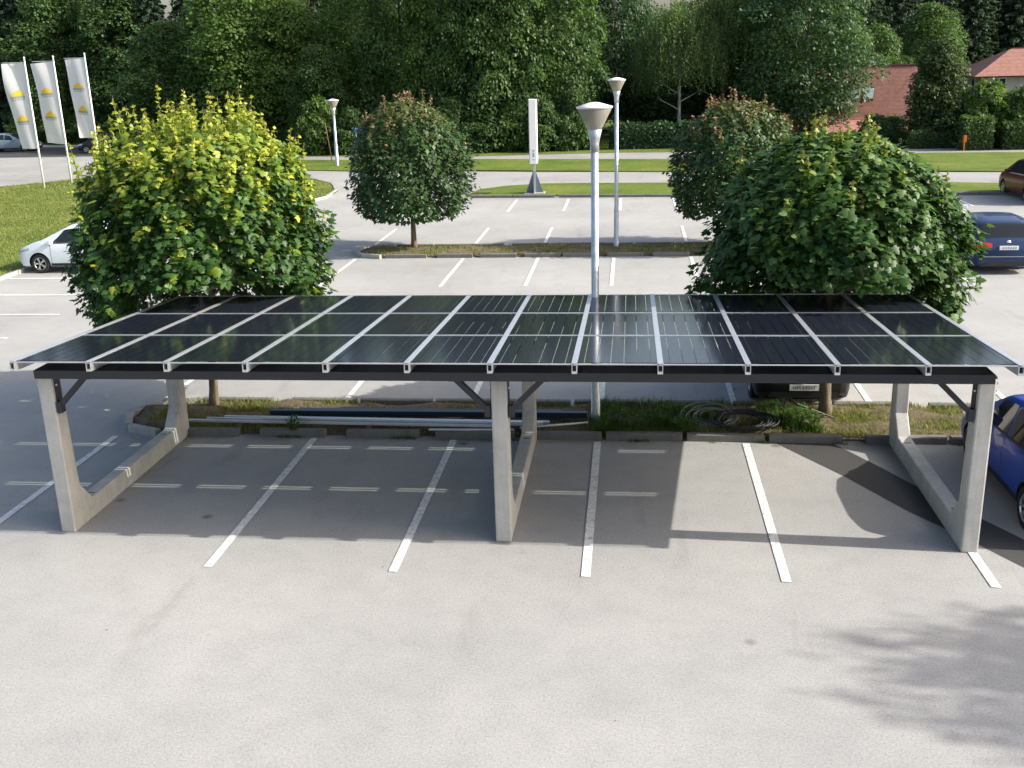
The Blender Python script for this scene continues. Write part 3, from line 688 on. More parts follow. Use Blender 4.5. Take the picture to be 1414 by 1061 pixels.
def make_car(name, loc, rz, color, spec, label, cat='car', plate=None, group=None, details='both', metal=.35, spokes=5, badge=False):
    L, W, top, belt = spec['L'], spec['W'], spec['top'], spec['belt']
    t = empty(name, loc, rz, label, cat, group)
    c = Car(L, W, top, belt, spec.get('zb', .2), spec.get('nose', .35), spec.get('tail', .3), spec.get('tumble', .3))
    wr = spec.get('wr', .315); wx = spec['wheels']; pm = paint(name+'_paint', color, metal)
    body = c.body([pm], t, wx, wr)
    w0, w1 = spec['wind']; r0, r1 = spec['rear']; pill = spec['pillars']
    c.patch('windscreen', M['glass'], t, w0+.03, w1-.02, 10.75, 13, 1, .006, 12, 7, True)
    c.patch('rear_window', M['glass'], t, r0+.03, r1-.03, spec.get('rr', 10.7), 13, 1, .006, 10, 7, True)
    for sd in (1, -1):
        for i in range(len(pill)-1):
            a, b_ = pill[i]+.03, pill[i+1]-.03
            fa = (lambda j, a=a, b_=b_: a+(spec['a_lean'] if i == 0 else .0)*(j)) if i == 0 else a
            fb = (lambda j, a=a, b_=b_: b_-(spec['d_lean'])*j) if i == len(pill)-2 else b_
            c.patch('side_window', M['glass'], t, fa, fb, 7.25, 9.85, sd, .006, 10, 5)
        c.patch('window_trim', M[spec.get('trim', 'black')], t, pill[0], pill[-1], 6.98, 7.2, sd, .008, 24, 1)
        c.patch('door_sill', M['black'], t, wx[0]+wr*1.2, wx[1]-wr*1.2, 2.05, 2.75, sd, .006, 16, 2)
        for xs in spec['doors']: c.patch('door_gap', M['black'], t, xs-.006, xs+.006, 2.8, 7.0, sd, .003, 1, 12)
        for xs in spec['doors'][1:]: c.patch('door_handle', M['galv'] if spec.get('chrome') else pm, t, xs-.26, xs-.1, 6.0, 6.25, sd, .025, 4, 1)
        # mirror
        mx = pill[0]+.12; p = c.P(mx, 7.2, sd)
        b = MB(); b.box(p.x-.06, p.x+.06, p.y+(0 if sd > 0 else -.2), p.y+(.2 if sd > 0 else 0), p.z-.01, p.z+.14); b.build('mirror', pm, t, False, .03)
        hl = spec['head']; c.patch('headlight', M['lamp'], t, hl[0], hl[1], hl[2], hl[3], sd, .008, 8, 4)
        tl = spec['taill']; c.patch('tail_light', M['red'], t, tl[0], tl[1], tl[2], tl[3], sd, .01, 8, 4)
        for x in wx: c.wheel(t, x, sd, wr, spokes)
    c.patch('lower_bumper', M['black'], t, .0, .16, 2.0, 2.9, 1, .006, 3, 2); c.patch('lower_bumper', M['black'], t, .0, .16, 2.0, 2.9, -1, .006, 3, 2)
    zf = spec['front_z']; zr_ = spec['rear_z']; hw = W/2
    th = spec.get('lamp_z', (zf+.14, zf+.24))
    c.end_patch('grille', M['black'], t, -hw*.5, hw*.5, zf+.13, zf+.22, True, .008)
    c.end_patch('air_intake', M['black'], t, -hw*.7, hw*.7, zf-.2, zf-.09, True, .008)
    tz = spec.get('tail_z', (zr_-.02, zr_+.13))
    for sd in (1, -1):
        c.end_patch('headlight', M['lamp'], t, sd*hw*.52, sd*hw*.9, th[0], th[1], True, .012, 8, 4, th[0]+.03, th[1]+.05)
        c.end_patch('tail_light', M['red'], t, sd*hw*.5, sd*hw*.95, tz[0]+.03, tz[1], False, .014, 8, 4, tz[0]-.02, tz[1]+.03)
    c.end_patch('bumper_strip', M['galv'], t, -hw*.86, hw*.86, zr_-.26, zr_-.245, False, .008, 16, 1)
    c.end_patch('rear_diffuser', M['black'], t, -hw*.8, hw*.8, .26, .36, False, .006, 12, 2)
    pl = MB(); xe = L/2-c.xend(0, zf, True); pl.box(xe, xe+.022, -.26, .26, zf-.06, zf+.055); p1 = pl.build('number_plate', M['plate'], t)
    xr = L/2-c.xend(0, zr_-.05, False); pl = MB(); pl.box(xr-.024, xr+.01, -.26, .26, zr_-.055, zr_+.06); p2 = pl.build('number_plate', M['plate'], t)
    xg = L/2-c.xend(0, zr_+.14, False); q = MB().lathe([(0, .012), (.05, .012), (.062, .006), (.062, -.02)], 18).build('badge', M['alu'], t, True); q.location = (xg-.006, 0, zr_+.15); q.rotation_euler = (0, -PI/2+.25, 0)
    if plate:
        text_mesh('plate_text', plate, .095, M['black'], p1, (xe+.024, 0, zf-.002), (PI/2, 0, PI/2))
    else:
        for q in range(6):
            MB().box(xr-.028, xr-.0245, -.2+q*.068, -.16+q*.068, zr_-.028, zr_+.03).build('plate_text', M['lgrey'], p2)
    if badge:
        bz = zf+.155; xb = L/2-c.xend(0, bz, True)+.016
        ring = MB().lathe([(.062, 0), (.062, .012), (.072, .012), (.072, 0)], 24).build('badge', M['alu'], t); ring.location = (xb, 0, bz); ring.rotation_euler = (0, PI/2, 0)
        k = MB()
        for a, b_ in (((-.035, .05), (0, .005)), ((.035, .05), (0, .005)), ((-.055, .02), (-.025, -.055)), ((-.025, -.055), (0, .0)), ((0, .0), (.025, -.055)), ((.025, -.055), (.055, .02))):
            k.bar((xb+.008, a[0], bz+a[1]), (xb+.008, b_[0], bz+b_[1]), .012, .01, 0, (1, 0, 0))
        k.build('badge_letters', M['alu'], ring); ring.children[0].matrix_parent_inverse = (Matrix.Translation(ring.location) @ Matrix.Rotation(PI/2, 4, 'Y')).inverted()
    c_obj = c
    return t, c, pm

wagon = dict(L=4.7, W=1.82, top=[(0, .5), (.04, .62), (.16, .72), (.6, .85), (1.1, .95), (1.3, 1.02), (2.1, 1.42), (2.6, 1.5), (3.5, 1.5), (4.05, 1.45), (4.25, 1.4), (4.52, 1.02), (4.6, .98), (4.67, .86), (4.7, .6)],
             belt=[(0, .66), (1.2, .9), (2.5, .94), (4.0, 1.02), (4.7, 1.0)], wheels=(.95, 3.63), wind=(1.32, 2.15), rear=(4.2, 4.55), pillars=(1.62, 2.55, 3.5, 4.2), a_lean=.42, d_lean=.12,
             doors=(1.5, 2.52, 3.5), head=(.06, .55, 5.0, 6.6), taill=(4.4, 4.67, 5.0, 6.7), front_z=.5, rear_z=.78, trim='alu', wr=.325)
hatch = dict(L=3.95, W=1.72, top=[(0, .5), (.04, .66), (.16, .76), (.5, .88), (.85, .98), (1.0, 1.04), (1.75, 1.46), (2.2, 1.52), (3.1, 1.5), (3.5, 1.43), (3.6, 1.38), (3.82, .98), (3.9, .85), (3.95, .55)],
             belt=[(0, .68), (1.0, .9), (2.2, .97), (3.95, 1.08)], wheels=(.78, 3.25), wind=(1.02, 1.8), rear=(3.52, 3.84), pillars=(1.25, 2.25, 3.1, 3.5), a_lean=.4, d_lean=.12,
             doors=(1.2, 2.22, 3.05), head=(.05, .5, 5.2, 6.8), taill=(3.66, 3.92, 5.4, 7.0), front_z=.48, rear_z=.8, wr=.31)
zoe = dict(hatch, L=4.08, W=1.73, top=[(0, .5), (.04, .66), (.14, .8), (.4, .92), (.72, 1.02), (.9, 1.08), (1.8, 1.5), (2.3, 1.56), (3.1, 1.53), (3.6, 1.42), (3.75, 1.36), (3.95, .98), (4.03, .85), (4.08, .55)],
           belt=[(0, .72), (.9, .95), (2.2, 1.0), (4.08, 1.12)], wheels=(.82, 3.4), wind=(.86, 1.85), rear=(3.62, 3.97), pillars=(1.2, 2.3, 3.2, 3.6), a_lean=.5, head=(.06, .5, 5.7, 6.7), taill=(3.8, 4.05, 5.4, 7.0), wr=.32, doors=(1.25, 2.3, 3.15))
suv = dict(L=4.3, W=1.8, top=[(0, .55), (.03, .75), (.12, .9), (.6, 1.0), (1.1, 1.08), (1.25, 1.12), (1.9, 1.52), (2.4, 1.62), (3.5, 1.6), (4.0, 1.5), (4.2, 1.05), (4.26, .95), (4.3, .6)],
           belt=[(0, .8), (1.2, 1.0), (2.5, 1.05), (4.3, 1.12)], wheels=(.88, 3.5), wind=(1.26, 1.95), rear=(4.0, 4.2), pillars=(1.5, 2.4, 3.3, 3.9), a_lean=.35, d_lean=.15,
           doors=(1.45, 2.4, 3.3), head=(.05, .5, 5.2, 6.6), taill=(4.05, 4.27, 5.2, 6.9), front_z=.47, rear_z=.85, wr=.34, zb=.2)
mpv = dict(L=4.6, W=1.85, top=[(0, .55), (.04, .7), (.14, .82), (.5, .98), (.85, 1.1), (1.8, 1.6), (2.4, 1.72), (3.9, 1.7), (4.25, 1.6), (4.48, 1.05), (4.55, .92), (4.6, .6)],
           belt=[(0, .75), (1.0, 1.0), (4.6, 1.12)], wheels=(.9, 3.75), wind=(.9, 1.85), rear=(4.22, 4.48), pillars=(1.3, 2.4, 3.4, 4.2), a_lean=.5, d_lean=.12,
           doors=(1.35, 2.4, 3.4), head=(.06, .55, 5.2, 6.6), taill=(4.35, 4.57, 5.2, 7.4), front_z=.5, rear_z=.85, trim='alu', wr=.33)
make_car('parked_car', (6.18, 15.05, 0), PI/2, (.006, .05, .38), hatch, 'bright blue hatchback parked nose in beside the concrete carport frame', spokes=6, metal=.3)
make_car('parked_car', (3.16, 20.85, 0), -PI/2, (.006, .006, .007), suv, 'black car with a white number plate, nose showing under the carport roof', plate='GM E421T', badge=True, metal=.1)
make_car('parked_car', (10.75, 33.5, 0), PI/2, (.014, .03, .085), wagon, 'dark blue estate car seen from behind past the leafy maple', metal=.5, spokes=7)
make_car('parked_car', (-18.05, 33.1, 0), PI, (.72, .78, .82), zoe, 'white hatchback with dark alloy wheels at the lawn edge behind the yellow-green maple', metal=.05)
make_car('parked_van', (17.25, 47.6, 0), PI/2, (.13, .018, .018), mpv, 'maroon family van parked at the far verge', 'van', metal=.4)
make_car('parked_car', (10.6, 38.75, 0), -PI/2, (.5, .53, .55), hatch, 'silver car mostly hidden by the leafy maple, in front of the dark blue estate car', metal=.6)
make_car('parked_car', (-42.4, 83.0, 0), PI+.06, (.018, .02, .024), hatch, 'black hatchback with silver wheels parked behind the flags', metal=.3)
make_car('parked_car', (-38.4, 86.2, 0), PI, (.75, .76, .77), hatch, 'white car parked behind the black hatchback', metal=.05)
make_car('parked_car', (-52.2, 86.0, 0), R(8), (.16, .22, .28), wagon, 'blue-grey car parked before the hedge beyond the flags', metal=.5)

# ------------------------------------------------------------------ vegetation tools
MAPLE = np.array([(0, 0), (.2, -.06), (.46, .02), (.33, .2), (.62, .42), (.3, .5), (.26, .74), (0, 1.05), (-.26, .74), (-.3, .5), (-.62, .42), (-.33, .2), (-.46, .02), (-.2, -.06)], float)
def maple_template():
    P = np.vstack([MAPLE, [(0, .36)]]); z = -.22*np.abs(P[:, 0])-.16*P[:, 1]**2
    V = np.column_stack([P, z]); n = len(MAPLE)
    F = np.array([(n, i, (i+1) % n) for i in range(n)]); return V, F
def diamond_template(w_=.55):
    V = np.array([(0, 0, 0), (w_/2, .45, -.05), (0, 1, -.14), (-w_/2, .45, -.05)], float); F = np.array([(0, 1, 2), (0, 2, 3)]); return V, F
def frames(d, nrm):
    """leaf axis d (n,3), face normal nrm -> rotation matrices with columns x, y(d), z"""
    y = d/np.linalg.norm(d, axis=1, keepdims=True); x = np.cross(y, nrm); x /= np.linalg.norm(x, axis=1, keepdims=True)+1e-9; z = np.cross(x, y)
    return np.stack([x, y, z], -1)
def scatter(T, P, Rm, S):
    V0, F0 = T; n = len(P)
    V = np.einsum('nij,kj->nki', Rm, V0)*S[:, None, None]+P[:, None, :]
    F = F0[None]+(np.arange(n)*len(V0))[:, None, None]
    return V.reshape(-1, 3), F.reshape(-1, F0.shape[1])
def unit(n, g):
    v = g.normal(size=(n, 3)); return v/np.linalg.norm(v, axis=1, keepdims=True)

def limbs(b, base, top, rad, g, n, spread, up0, levels=1):
    """tapered trunk with limbs"""
    base = Vector(base); top = Vector(top)
    pts = []; rr = []
    for i in range(9):
        t = i/8; p = base.lerp(top, t); p += Vector((g.normal(0, .04), g.normal(0, .04), 0))*t*rad*6; pts.append(p); rr.append(rad*(1.35 if i == 0 else 1)*(1-.78*t))
    b.tube(pts, rr, 9)
    for k in range(n):
        t = up0+(1-up0)*(k+.5)/n; i = min(int(t*8), 7); p = pts[i].lerp(pts[i+1], t*8-i); a = k*2.4+g.uniform(0, .6)
        L = spread*(1.1-.6*t)*g.uniform(.75, 1.1); el = .35+.5*t
        d = Vector((math.cos(a)*math.cos(el), math.sin(a)*math.cos(el), math.sin(el))); q = [p]; r_ = [rad*.42*(1-.55*t)]
        for j in range(1, 5):
            d = (d+Vector((g.normal(0, .12), g.normal(0, .12), g.normal(.04, .08)))).normalized(); q.append(q[-1]+d*L/4); r_.append(r_[0]*(1-j*.22))
        b.tube(q, r_, 6, 0, False)

def maple(loc, radf, zlo, zhi, n, seed, mat, label, lean=(0, 0), leaf=.15, tintf=None, shoots=0, cut=None, simple=False, nsep=0, group=None, trunk_r=.1, shoot_tint=.9):
    g = np.random.default_rng(seed)
    t = empty('maple_tree', loc, 0, label, 'tree', group)
    b = MB(); limbs(b, (0, 0, -.1), (lean[0], lean[1], zlo+(zhi-zlo)*.6), trunk_r, g, 16, radf(.4)*.8, .38)
    b.build('trunk', M['bark'], t, True)
    # leaf positions: lumpy shell plus volume
    ph = g.uniform(0, 6, 8)
    def surf(a, h):
        lump = 1+.05*np.sin(3*a+ph[0]+h*5)+.06*np.sin(5*a+ph[1]-h*7)+.06*np.sin(9*a+ph[2]+h*11)+.05*np.sin(15*a+ph[3]+h*17)+.04*np.sin(26*a+ph[4]-h*29)
        return np.vectorize(radf)(h)*lump
    m = int(n*1.7); h = g.uniform(0, 1, m); keep = g.uniform(0, 1, m) < (np.vectorize(radf)(h)/2.4+.12); h = h[keep][:n]; m = len(h)
    a = g.uniform(0, 2*PI, m); q = g.uniform(0, 1, m); dep = np.where(q < .72, 1-.2*g.uniform(0, 1, m)**1.3, g.uniform(.3, 1, m)**.6)
    r_ = surf(a, h)*dep*np.where(g.uniform(0, 1, m) < .05, g.uniform(1, 1.1, m), 1)
    hz = zlo+(zhi-zlo)*h
    P = np.column_stack([r_*np.cos(a)+lean[0]*h, r_*np.sin(a)+lean[1]*h, hz])
    out = np.column_stack([np.cos(a), np.sin(a), (h-.45)*1.3]); out /= np.linalg.norm(out, axis=1, keepdims=True)
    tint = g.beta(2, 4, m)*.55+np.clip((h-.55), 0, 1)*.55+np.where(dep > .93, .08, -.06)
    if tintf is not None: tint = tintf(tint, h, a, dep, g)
    # clusters of young leaves
    d = out*np.array([1, 1, .2])+unit(m, g)*.75+np.array([0, 0, -.45]); nn = out*.7+np.array([0, 0, .75])+unit(m, g)*.45
    Rm = frames(d, nn); S = leaf*g.uniform(.6, 1.25, m)
    if cut is not None:
        k = ~cut(P+np.array(loc)); P, Rm, S, tint, dep, out = P[k], Rm[k], S[k], tint[k], dep[k], out[k]
    # upright shoots with paired leaves
    SP, SR, SS, ST = [], [], [], []; sb = MB()
    for _ in range(shoots):
        hh = 1-abs(g.normal(0, .22)); hh = min(max(hh, .42), .99); aa = g.uniform(0, 2*PI); rr_ = float(surf(np.array([aa]), np.array([hh]))[0])*(g.uniform(.25, 1.) if hh > .85 else .95)
        p = np.array([rr_*math.cos(aa)+lean[0]*hh, rr_*math.sin(aa)+lean[1]*hh, zlo+(zhi-zlo)*hh-.05]); dr = np.array([math.cos(aa)*.3*(1.2-hh), math.sin(aa)*.3*(1.2-hh), 1.]); dr /= np.linalg.norm(dr)
        L = g.uniform(.2, .95 if shoots > 200 else .6)*(.5+.5*hh); sb.tube([p, p+dr*L], [.009, .004], 4, 0, False)
        nk = int(L/.075)+2
        for j in range(nk):
            f = (j+.3)/nk; ang = j*PI/2+g.uniform(0, .4)
            for sgn in (0, PI):
                dd = np.array([math.cos(ang+sgn), math.sin(ang+sgn), g.uniform(-.9, .5)-.3*(1-f)]); SP.append(p+dr*L*f+g.normal(0, .012, 3)); SR.append((dd, np.array([0, 0, .6])+.7*g.normal(size=3))); SS.append(leaf*(.95-.5*f)*g.uniform(.8, 1.1)); ST.append(min(1, shoot_tint-.28+.36*f+g.uniform(-.1, .1)))
    if SP:
        dd = np.array([x[0] for x in SR]); nn = np.array([x[1] for x in SR]); P = np.vstack([P, SP]); Rm = np.concatenate([Rm, frames(dd, nn)]); S = np.concatenate([S, SS]); tint = np.concatenate([tint, ST])
        dep = np.concatenate([dep, np.full(len(SP), .5)]); sb.build('shoots', M['bark'], t, kind='stuff')
    tint = np.clip(tint, 0, 1)
    T = diamond_template(.75) if simple else maple_template()
    sep = np.zeros(len(P), bool)
    if nsep:
        W_ = P+np.array(loc); view = np.array([0, 0, 6.3])-W_; view /= np.linalg.norm(view, axis=1, keepdims=True)
        cen = np.array([lean[0]*.5, lean[1]*.5, (zlo+zhi)/2]); ov = P-cen; ov /= np.linalg.norm(ov, axis=1, keepdims=True)
        sc = S/leaf+2*(dep > .97)+1.5*(ov*view).sum(1); sep[np.argsort(-sc)[:nsep]] = True
    V, F = scatter(T, P[~sep], Rm[~sep], S[~sep])
    cr = link('crown', arr_mesh('crown', V, F, {'tint': np.repeat(tint[~sep], len(T[0]))}), mat, t); cr['kind'] = 'stuff'
    if nsep:
        vs5 = []
        for q in range(6):
            me = arr_mesh('leaf', T[0], T[1], {'tint': np.full(len(T[0]), [.05, .15, .28, .45, .7, .9][q])}); me.materials.append(mat); vs5.append(me)
        lv = np.array([.05, .15, .28, .45, .7, .9])
        for i in np.nonzero(sep)[0]:
            o = bpy.data.objects.new('leaf', vs5[int(np.argmin(abs(lv-tint[i])))]); col.objects.link(o); o.parent = cr
            mt = Matrix(Rm[i].tolist()).to_4x4() @ Matrix.Scale(float(S[i]), 4); mt.translation = Vector(P[i].tolist()); o.matrix_basis = mt
    return t

def prof(*pts):
    xs, ys = zip(*pts); return lambda h: float(np.interp(h, xs, ys))
def over_roof(W_): return (W_[:, 1] < 18.22) & (W_[:, 2] < zr(18)+.24+.25*np.clip(18.1-W_[:, 1], 0, 1)) & (W_[:, 0] > -8.5) & (W_[:, 0] < 5.0)
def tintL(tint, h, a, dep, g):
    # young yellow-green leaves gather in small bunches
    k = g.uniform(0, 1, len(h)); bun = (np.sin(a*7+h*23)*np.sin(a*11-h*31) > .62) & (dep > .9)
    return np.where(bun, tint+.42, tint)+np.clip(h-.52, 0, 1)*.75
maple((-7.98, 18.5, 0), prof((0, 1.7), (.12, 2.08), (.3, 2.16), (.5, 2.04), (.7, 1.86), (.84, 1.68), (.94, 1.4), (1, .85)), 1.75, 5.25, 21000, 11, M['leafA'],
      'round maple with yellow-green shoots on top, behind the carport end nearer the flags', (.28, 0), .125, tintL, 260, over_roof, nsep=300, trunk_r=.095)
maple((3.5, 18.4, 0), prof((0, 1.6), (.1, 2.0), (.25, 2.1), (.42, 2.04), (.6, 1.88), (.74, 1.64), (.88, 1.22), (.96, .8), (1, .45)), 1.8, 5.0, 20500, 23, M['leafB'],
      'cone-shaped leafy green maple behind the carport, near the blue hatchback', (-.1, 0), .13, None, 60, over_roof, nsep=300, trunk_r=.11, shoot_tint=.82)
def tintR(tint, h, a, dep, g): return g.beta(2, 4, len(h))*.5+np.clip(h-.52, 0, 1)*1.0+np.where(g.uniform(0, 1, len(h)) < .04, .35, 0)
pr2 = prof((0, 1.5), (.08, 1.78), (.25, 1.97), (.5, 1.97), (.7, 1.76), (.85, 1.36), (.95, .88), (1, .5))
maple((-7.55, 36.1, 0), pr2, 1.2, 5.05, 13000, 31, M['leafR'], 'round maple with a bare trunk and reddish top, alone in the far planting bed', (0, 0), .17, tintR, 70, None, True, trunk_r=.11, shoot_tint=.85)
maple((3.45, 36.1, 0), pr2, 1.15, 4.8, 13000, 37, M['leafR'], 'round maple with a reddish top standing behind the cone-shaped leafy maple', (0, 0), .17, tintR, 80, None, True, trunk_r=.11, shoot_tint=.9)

# ------------------------------------------------------------------ woodland
def lobed(seed, H, Rx, base, nl, n, leaf, shape='round', flat=.8):
    """crown of many leafy lobes, returns V,F,tint (origin at ground)"""
    g = np.random.default_rng(seed); C = []; Rl = []
    for i in range(nl):
        h = (i+.5)/nl
        e = {'round': math.sqrt(max(.02, 1-(2*h-.9)**2/1.25)), 'skirt': (1-h**2.2)**.6, 'egg': (math.sin(PI*min(1, h*.86+.14))**.7)}[shape]
        a = i*2.39996+g.uniform(-.3, .3); r_ = Rx*e*g.uniform(.45, .95)
        C.append((r_*math.cos(a), r_*math.sin(a), base+(H-base)*h)); Rl.append(Rx*g.uniform(.24, .42)*(1.1-.35*h))
    C = np.array(C); Rl = np.array(Rl); k = g.choice(nl, n, p=Rl**2/np.sum(Rl**2)); u = unit(n, g); u[:, 2] = np.where(u[:, 2] < -.35, -u[:, 2], u[:, 2])
    dep = g.uniform(.55, 1.08, n)**.7
    P = C[k]+u*(Rl[k]*dep)[:, None]*np.array([1, 1, flat]); P[:, 2] = np.maximum(P[:, 2], .1)
    d = u*np.array([1, 1, .3])+unit(n, g)*.8+np.array([0, 0, -.5]); nn = u+np.array([0, 0, .4])+unit(n, g)*.5
    tl = g.uniform(-.2, .2, nl)
    tint = np.clip(.35+tl[k]+.22*g.normal(size=n)*.7+.18*(P[:, 2]/H-.5), 0, 1)
    T = diamond_template(.7); V, F = scatter(T, P, frames(d, nn), leaf*g.uniform(.55, 1.3, n))
    return V, F, np.repeat(tint, 4), list(zip(C, Rl))
def spruce(seed, H, Rx, base, n, leaf):
    g = np.random.default_rng(seed); P = []; D = []; S = []; Tn = []
    nb = 190
    for i in range(nb):
        h = (i/nb)**.85; z = base+(H-base)*h; L = Rx*(1-h)**.8*g.uniform(.75, 1.1)+.15; a = i*2.39996; tb = g.uniform(-.15, .15)
        m = max(4, int(n/nb*(1.5-h)*1.2)); s = g.uniform(.12, 1, m)**.8; lat = g.normal(0, .16, m)*L*(1.1-s)
        px = s*L*math.cos(a)-lat*math.sin(a); py = s*L*math.sin(a)+lat*math.cos(a); pz = z-.42*L*s**1.3+.14*L*s**4-np.abs(g.normal(0, .12, m))
        P.append(np.column_stack([px, py, pz])); D.append(np.column_stack([np.full(m, math.cos(a)), np.full(m, math.sin(a)), np.full(m, -.75)])+g.normal(0, .4, (m, 3))); S.append(np.full(m, leaf)*g.uniform(.6, 1.2, m)); Tn.append(np.clip(.3+tb+.4*s-.15+g.normal(0, .12, m), 0, 1))
    P = np.vstack(P); P[:, 2] = np.maximum(P[:, 2], .05); D = np.vstack(D); S = np.concatenate(S); Tn = np.concatenate(Tn)
    V, F = scatter(diamond_template(.38), P, frames(D, np.array([0, 0, 1.])+g.normal(0, .4, P.shape)), S); return V, F, np.repeat(Tn, 4)
def birch(seed, H, Rx, base, ns, per, leaf):
    g = np.random.default_rng(seed); P = []; Tn = []
    for i in range(ns):
        u = unit(1, g)[0]; u[2] = abs(u[2])*1.1-.25; r_ = g.uniform(.35, 1)**.6; c_ = np.array([u[0]*Rx*r_, u[1]*Rx*r_, base+(H-base)*(.52+.47*u[2]*r_)])
        L = g.uniform(.8, 2.6); s = np.linspace(0, 1, per); sw = g.normal(0, .12, 2)
        p = np.column_stack([c_[0]+sw[0]*s*L+g.normal(0, .07, per), c_[1]+sw[1]*s*L+g.normal(0, .07, per), c_[2]-s*L]); P.append(p); Tn.append(np.clip(g.uniform(.1, .9)+g.normal(0, .12, per), 0, 1))
    P = np.vstack(P); P[:, 2] = np.maximum(P[:, 2], .1); Tn = np.concatenate(Tn); n = len(P)
    d = np.array([0, 0, -1.])+g.normal(0, .5, (n, 3)); V, F = scatter(diamond_template(.6), P, frames(d, unit(n, g)), leaf*g.uniform(.6, 1.2, n)); return V, F, np.repeat(Tn, 4)

def proto(kind, seed, mat, **kw):
    g = np.random.default_rng(seed+99)
    if kind == 'lobed': V, F, tn, lob = lobed(seed, **kw)
    elif kind == 'spruce': V, F, tn = spruce(seed, **kw)
    else: V, F, tn = birch(seed, **kw)
    cm = arr_mesh('crown', V, F, {'tint': tn}); cm.materials.append(mat)
    b = MB(); H = kw['H']
    if kind == 'spruce': b.tube([(0, 0, -.2), (0, 0, H*.5), (0, 0, H*.97)], [.28, .16, .02], 8)
    else: limbs(b, (0, 0, -.2), (.2, .1, H*.8), .22 if kind == 'lobed' else .16, g, 12, kw['Rx']*.8, .25)
    to = b.build('tk_tmp', M['birchbark'] if kind == 'birch' else M['bark2'], None, True); tm = to.data; tm.name = 'trunk'; bpy.data.objects.remove(to)
    return cm, tm
PR = {
    'A': proto('lobed', 101, M['fA'], H=12, Rx=3.6, base=.5, nl=90, n=28000, leaf=.235, shape='egg'),
    'A2': proto('lobed', 102, M['fA'], H=12, Rx=3.8, base=.2, nl=100, n=30000, leaf=.225, shape='skirt'),
    'B': proto('lobed', 103, M['fB'], H=12, Rx=4.2, base=.4, nl=100, n=31000, leaf=.235, shape='egg'),
    'D': proto('lobed', 104, M['fD'], H=12, Rx=4.0, base=1.4, nl=100, n=29000, leaf=.23, shape='egg'),
    'S': proto('spruce', 105, M['fS'], H=16, Rx=3.0, base=.6, n=24000, leaf=.28),
    'S2': proto('spruce', 106, M['fS'], H=16, Rx=2.5, base=1.2, n=22000, leaf=.28),
    'W': proto('birch', 107, M['fBi'], H=12, Rx=3.6, base=2.0, ns=1900, per=18, leaf=.17),
    'P': proto('lobed', 108, M['fP'], H=7, Rx=2.0, base=1.1, nl=90, n=18000, leaf=.2, shape='skirt'),
    'bush': proto('lobed', 109, M['fB'], H=3.2, Rx=1.6, base=.1, nl=40, n=7000, leaf=.2, shape='egg'),
    'bushd': proto('lobed', 110, M['fA'], H=3.2, Rx=1.7, base=.05, nl=40, n=7500, leaf=.2, shape='skirt'),
}
def plant(kind, x, y, sx, sz, label, group=None, name='forest_tree', cat='tree', z=-.03, rz=None):
    cm, tm = PR[kind]
    t = empty(name, (x, y, z), random.uniform(0, 6.28) if rz is None else rz, label, cat, group); t.scale = (sx, sx, sz)
    for nm, me in (('trunk', tm), ('crown', cm)):
        o = bpy.data.objects.new(nm, me); col.objects.link(o); o.parent = t
        if nm == 'crown': o['kind'] = 'stuff'
    return t
random.seed(12)
G1, G2, G3, G4 = 'broadleaf trees along the wood edge', 'dark spruces deep in the wood', 'shrubs along the wood edge', 'bright broadleaf trees of the wood'
LA, LS, LB = 'mid-green broadleaf tree on the edge of the wood', 'tall dark spruce inside the wood behind the broadleaf trees', 'leafy shrub at the foot of the wood edge'
# broadleaf edge, from the flags towards the houses
for k, x, y, sx, sz in (('A', -38.6, 88, 1.15, .82), ('A2', -23.2, 80, .75, .62), ('A2', -17.3, 82, 1.0, 1.3), ('A2', -8.6, 78.8, .95, 1.35), ('A', -5.4, 80.5, 1.0, 1.3), ('A2', -11.6, 79.3, .85, 1.35)):
    plant(k, x, y, sx, sz, {-38.6: 'rounded mid-green tree behind the flags and the black hatchback', -23.2: 'low mid-green tree with foliage to the ground, beside the short white street lamp', -17.3: 'tall mid-green tree rising behind the bare-trunked round maple', -8.6: 'tall mid-green tree at the wood edge behind the white pylon'}.get(x, LA), G1)
plant('B', -31.2, 86, 1.35, 1.15, 'large bright green broadleaf tree at the wood edge behind the yellow-green maple')
plant('B', -27, 84, 1.0, .95, 'bright green tree beside the short white street lamp')
plant('B', -13.8, 80.5, .8, 1.1, 'bright green tree at the wood edge behind the bare-trunked round maple')
plant('W', 3.6, 82, 1.0, .93, 'weeping birch with pale hanging foliage beside the dark hedge')
plant('W', 6.9, 84, 1.0, 1.1, 'taller weeping birch with pale hanging foliage next to the blue-green broad tree')
plant('D', 12.4, 80.5, 1.12, 1.1, 'broad dark blue-green tree beside the house with roof windows')
plant('D', 9.0, 86, 1.0, 1.0, 'dark broadleaf tree between the weeping birches and the blue-green tree')
plant('D', -1.2, 90, .95, 1.1, 'dark broadleaf tree behind the dark hedge')
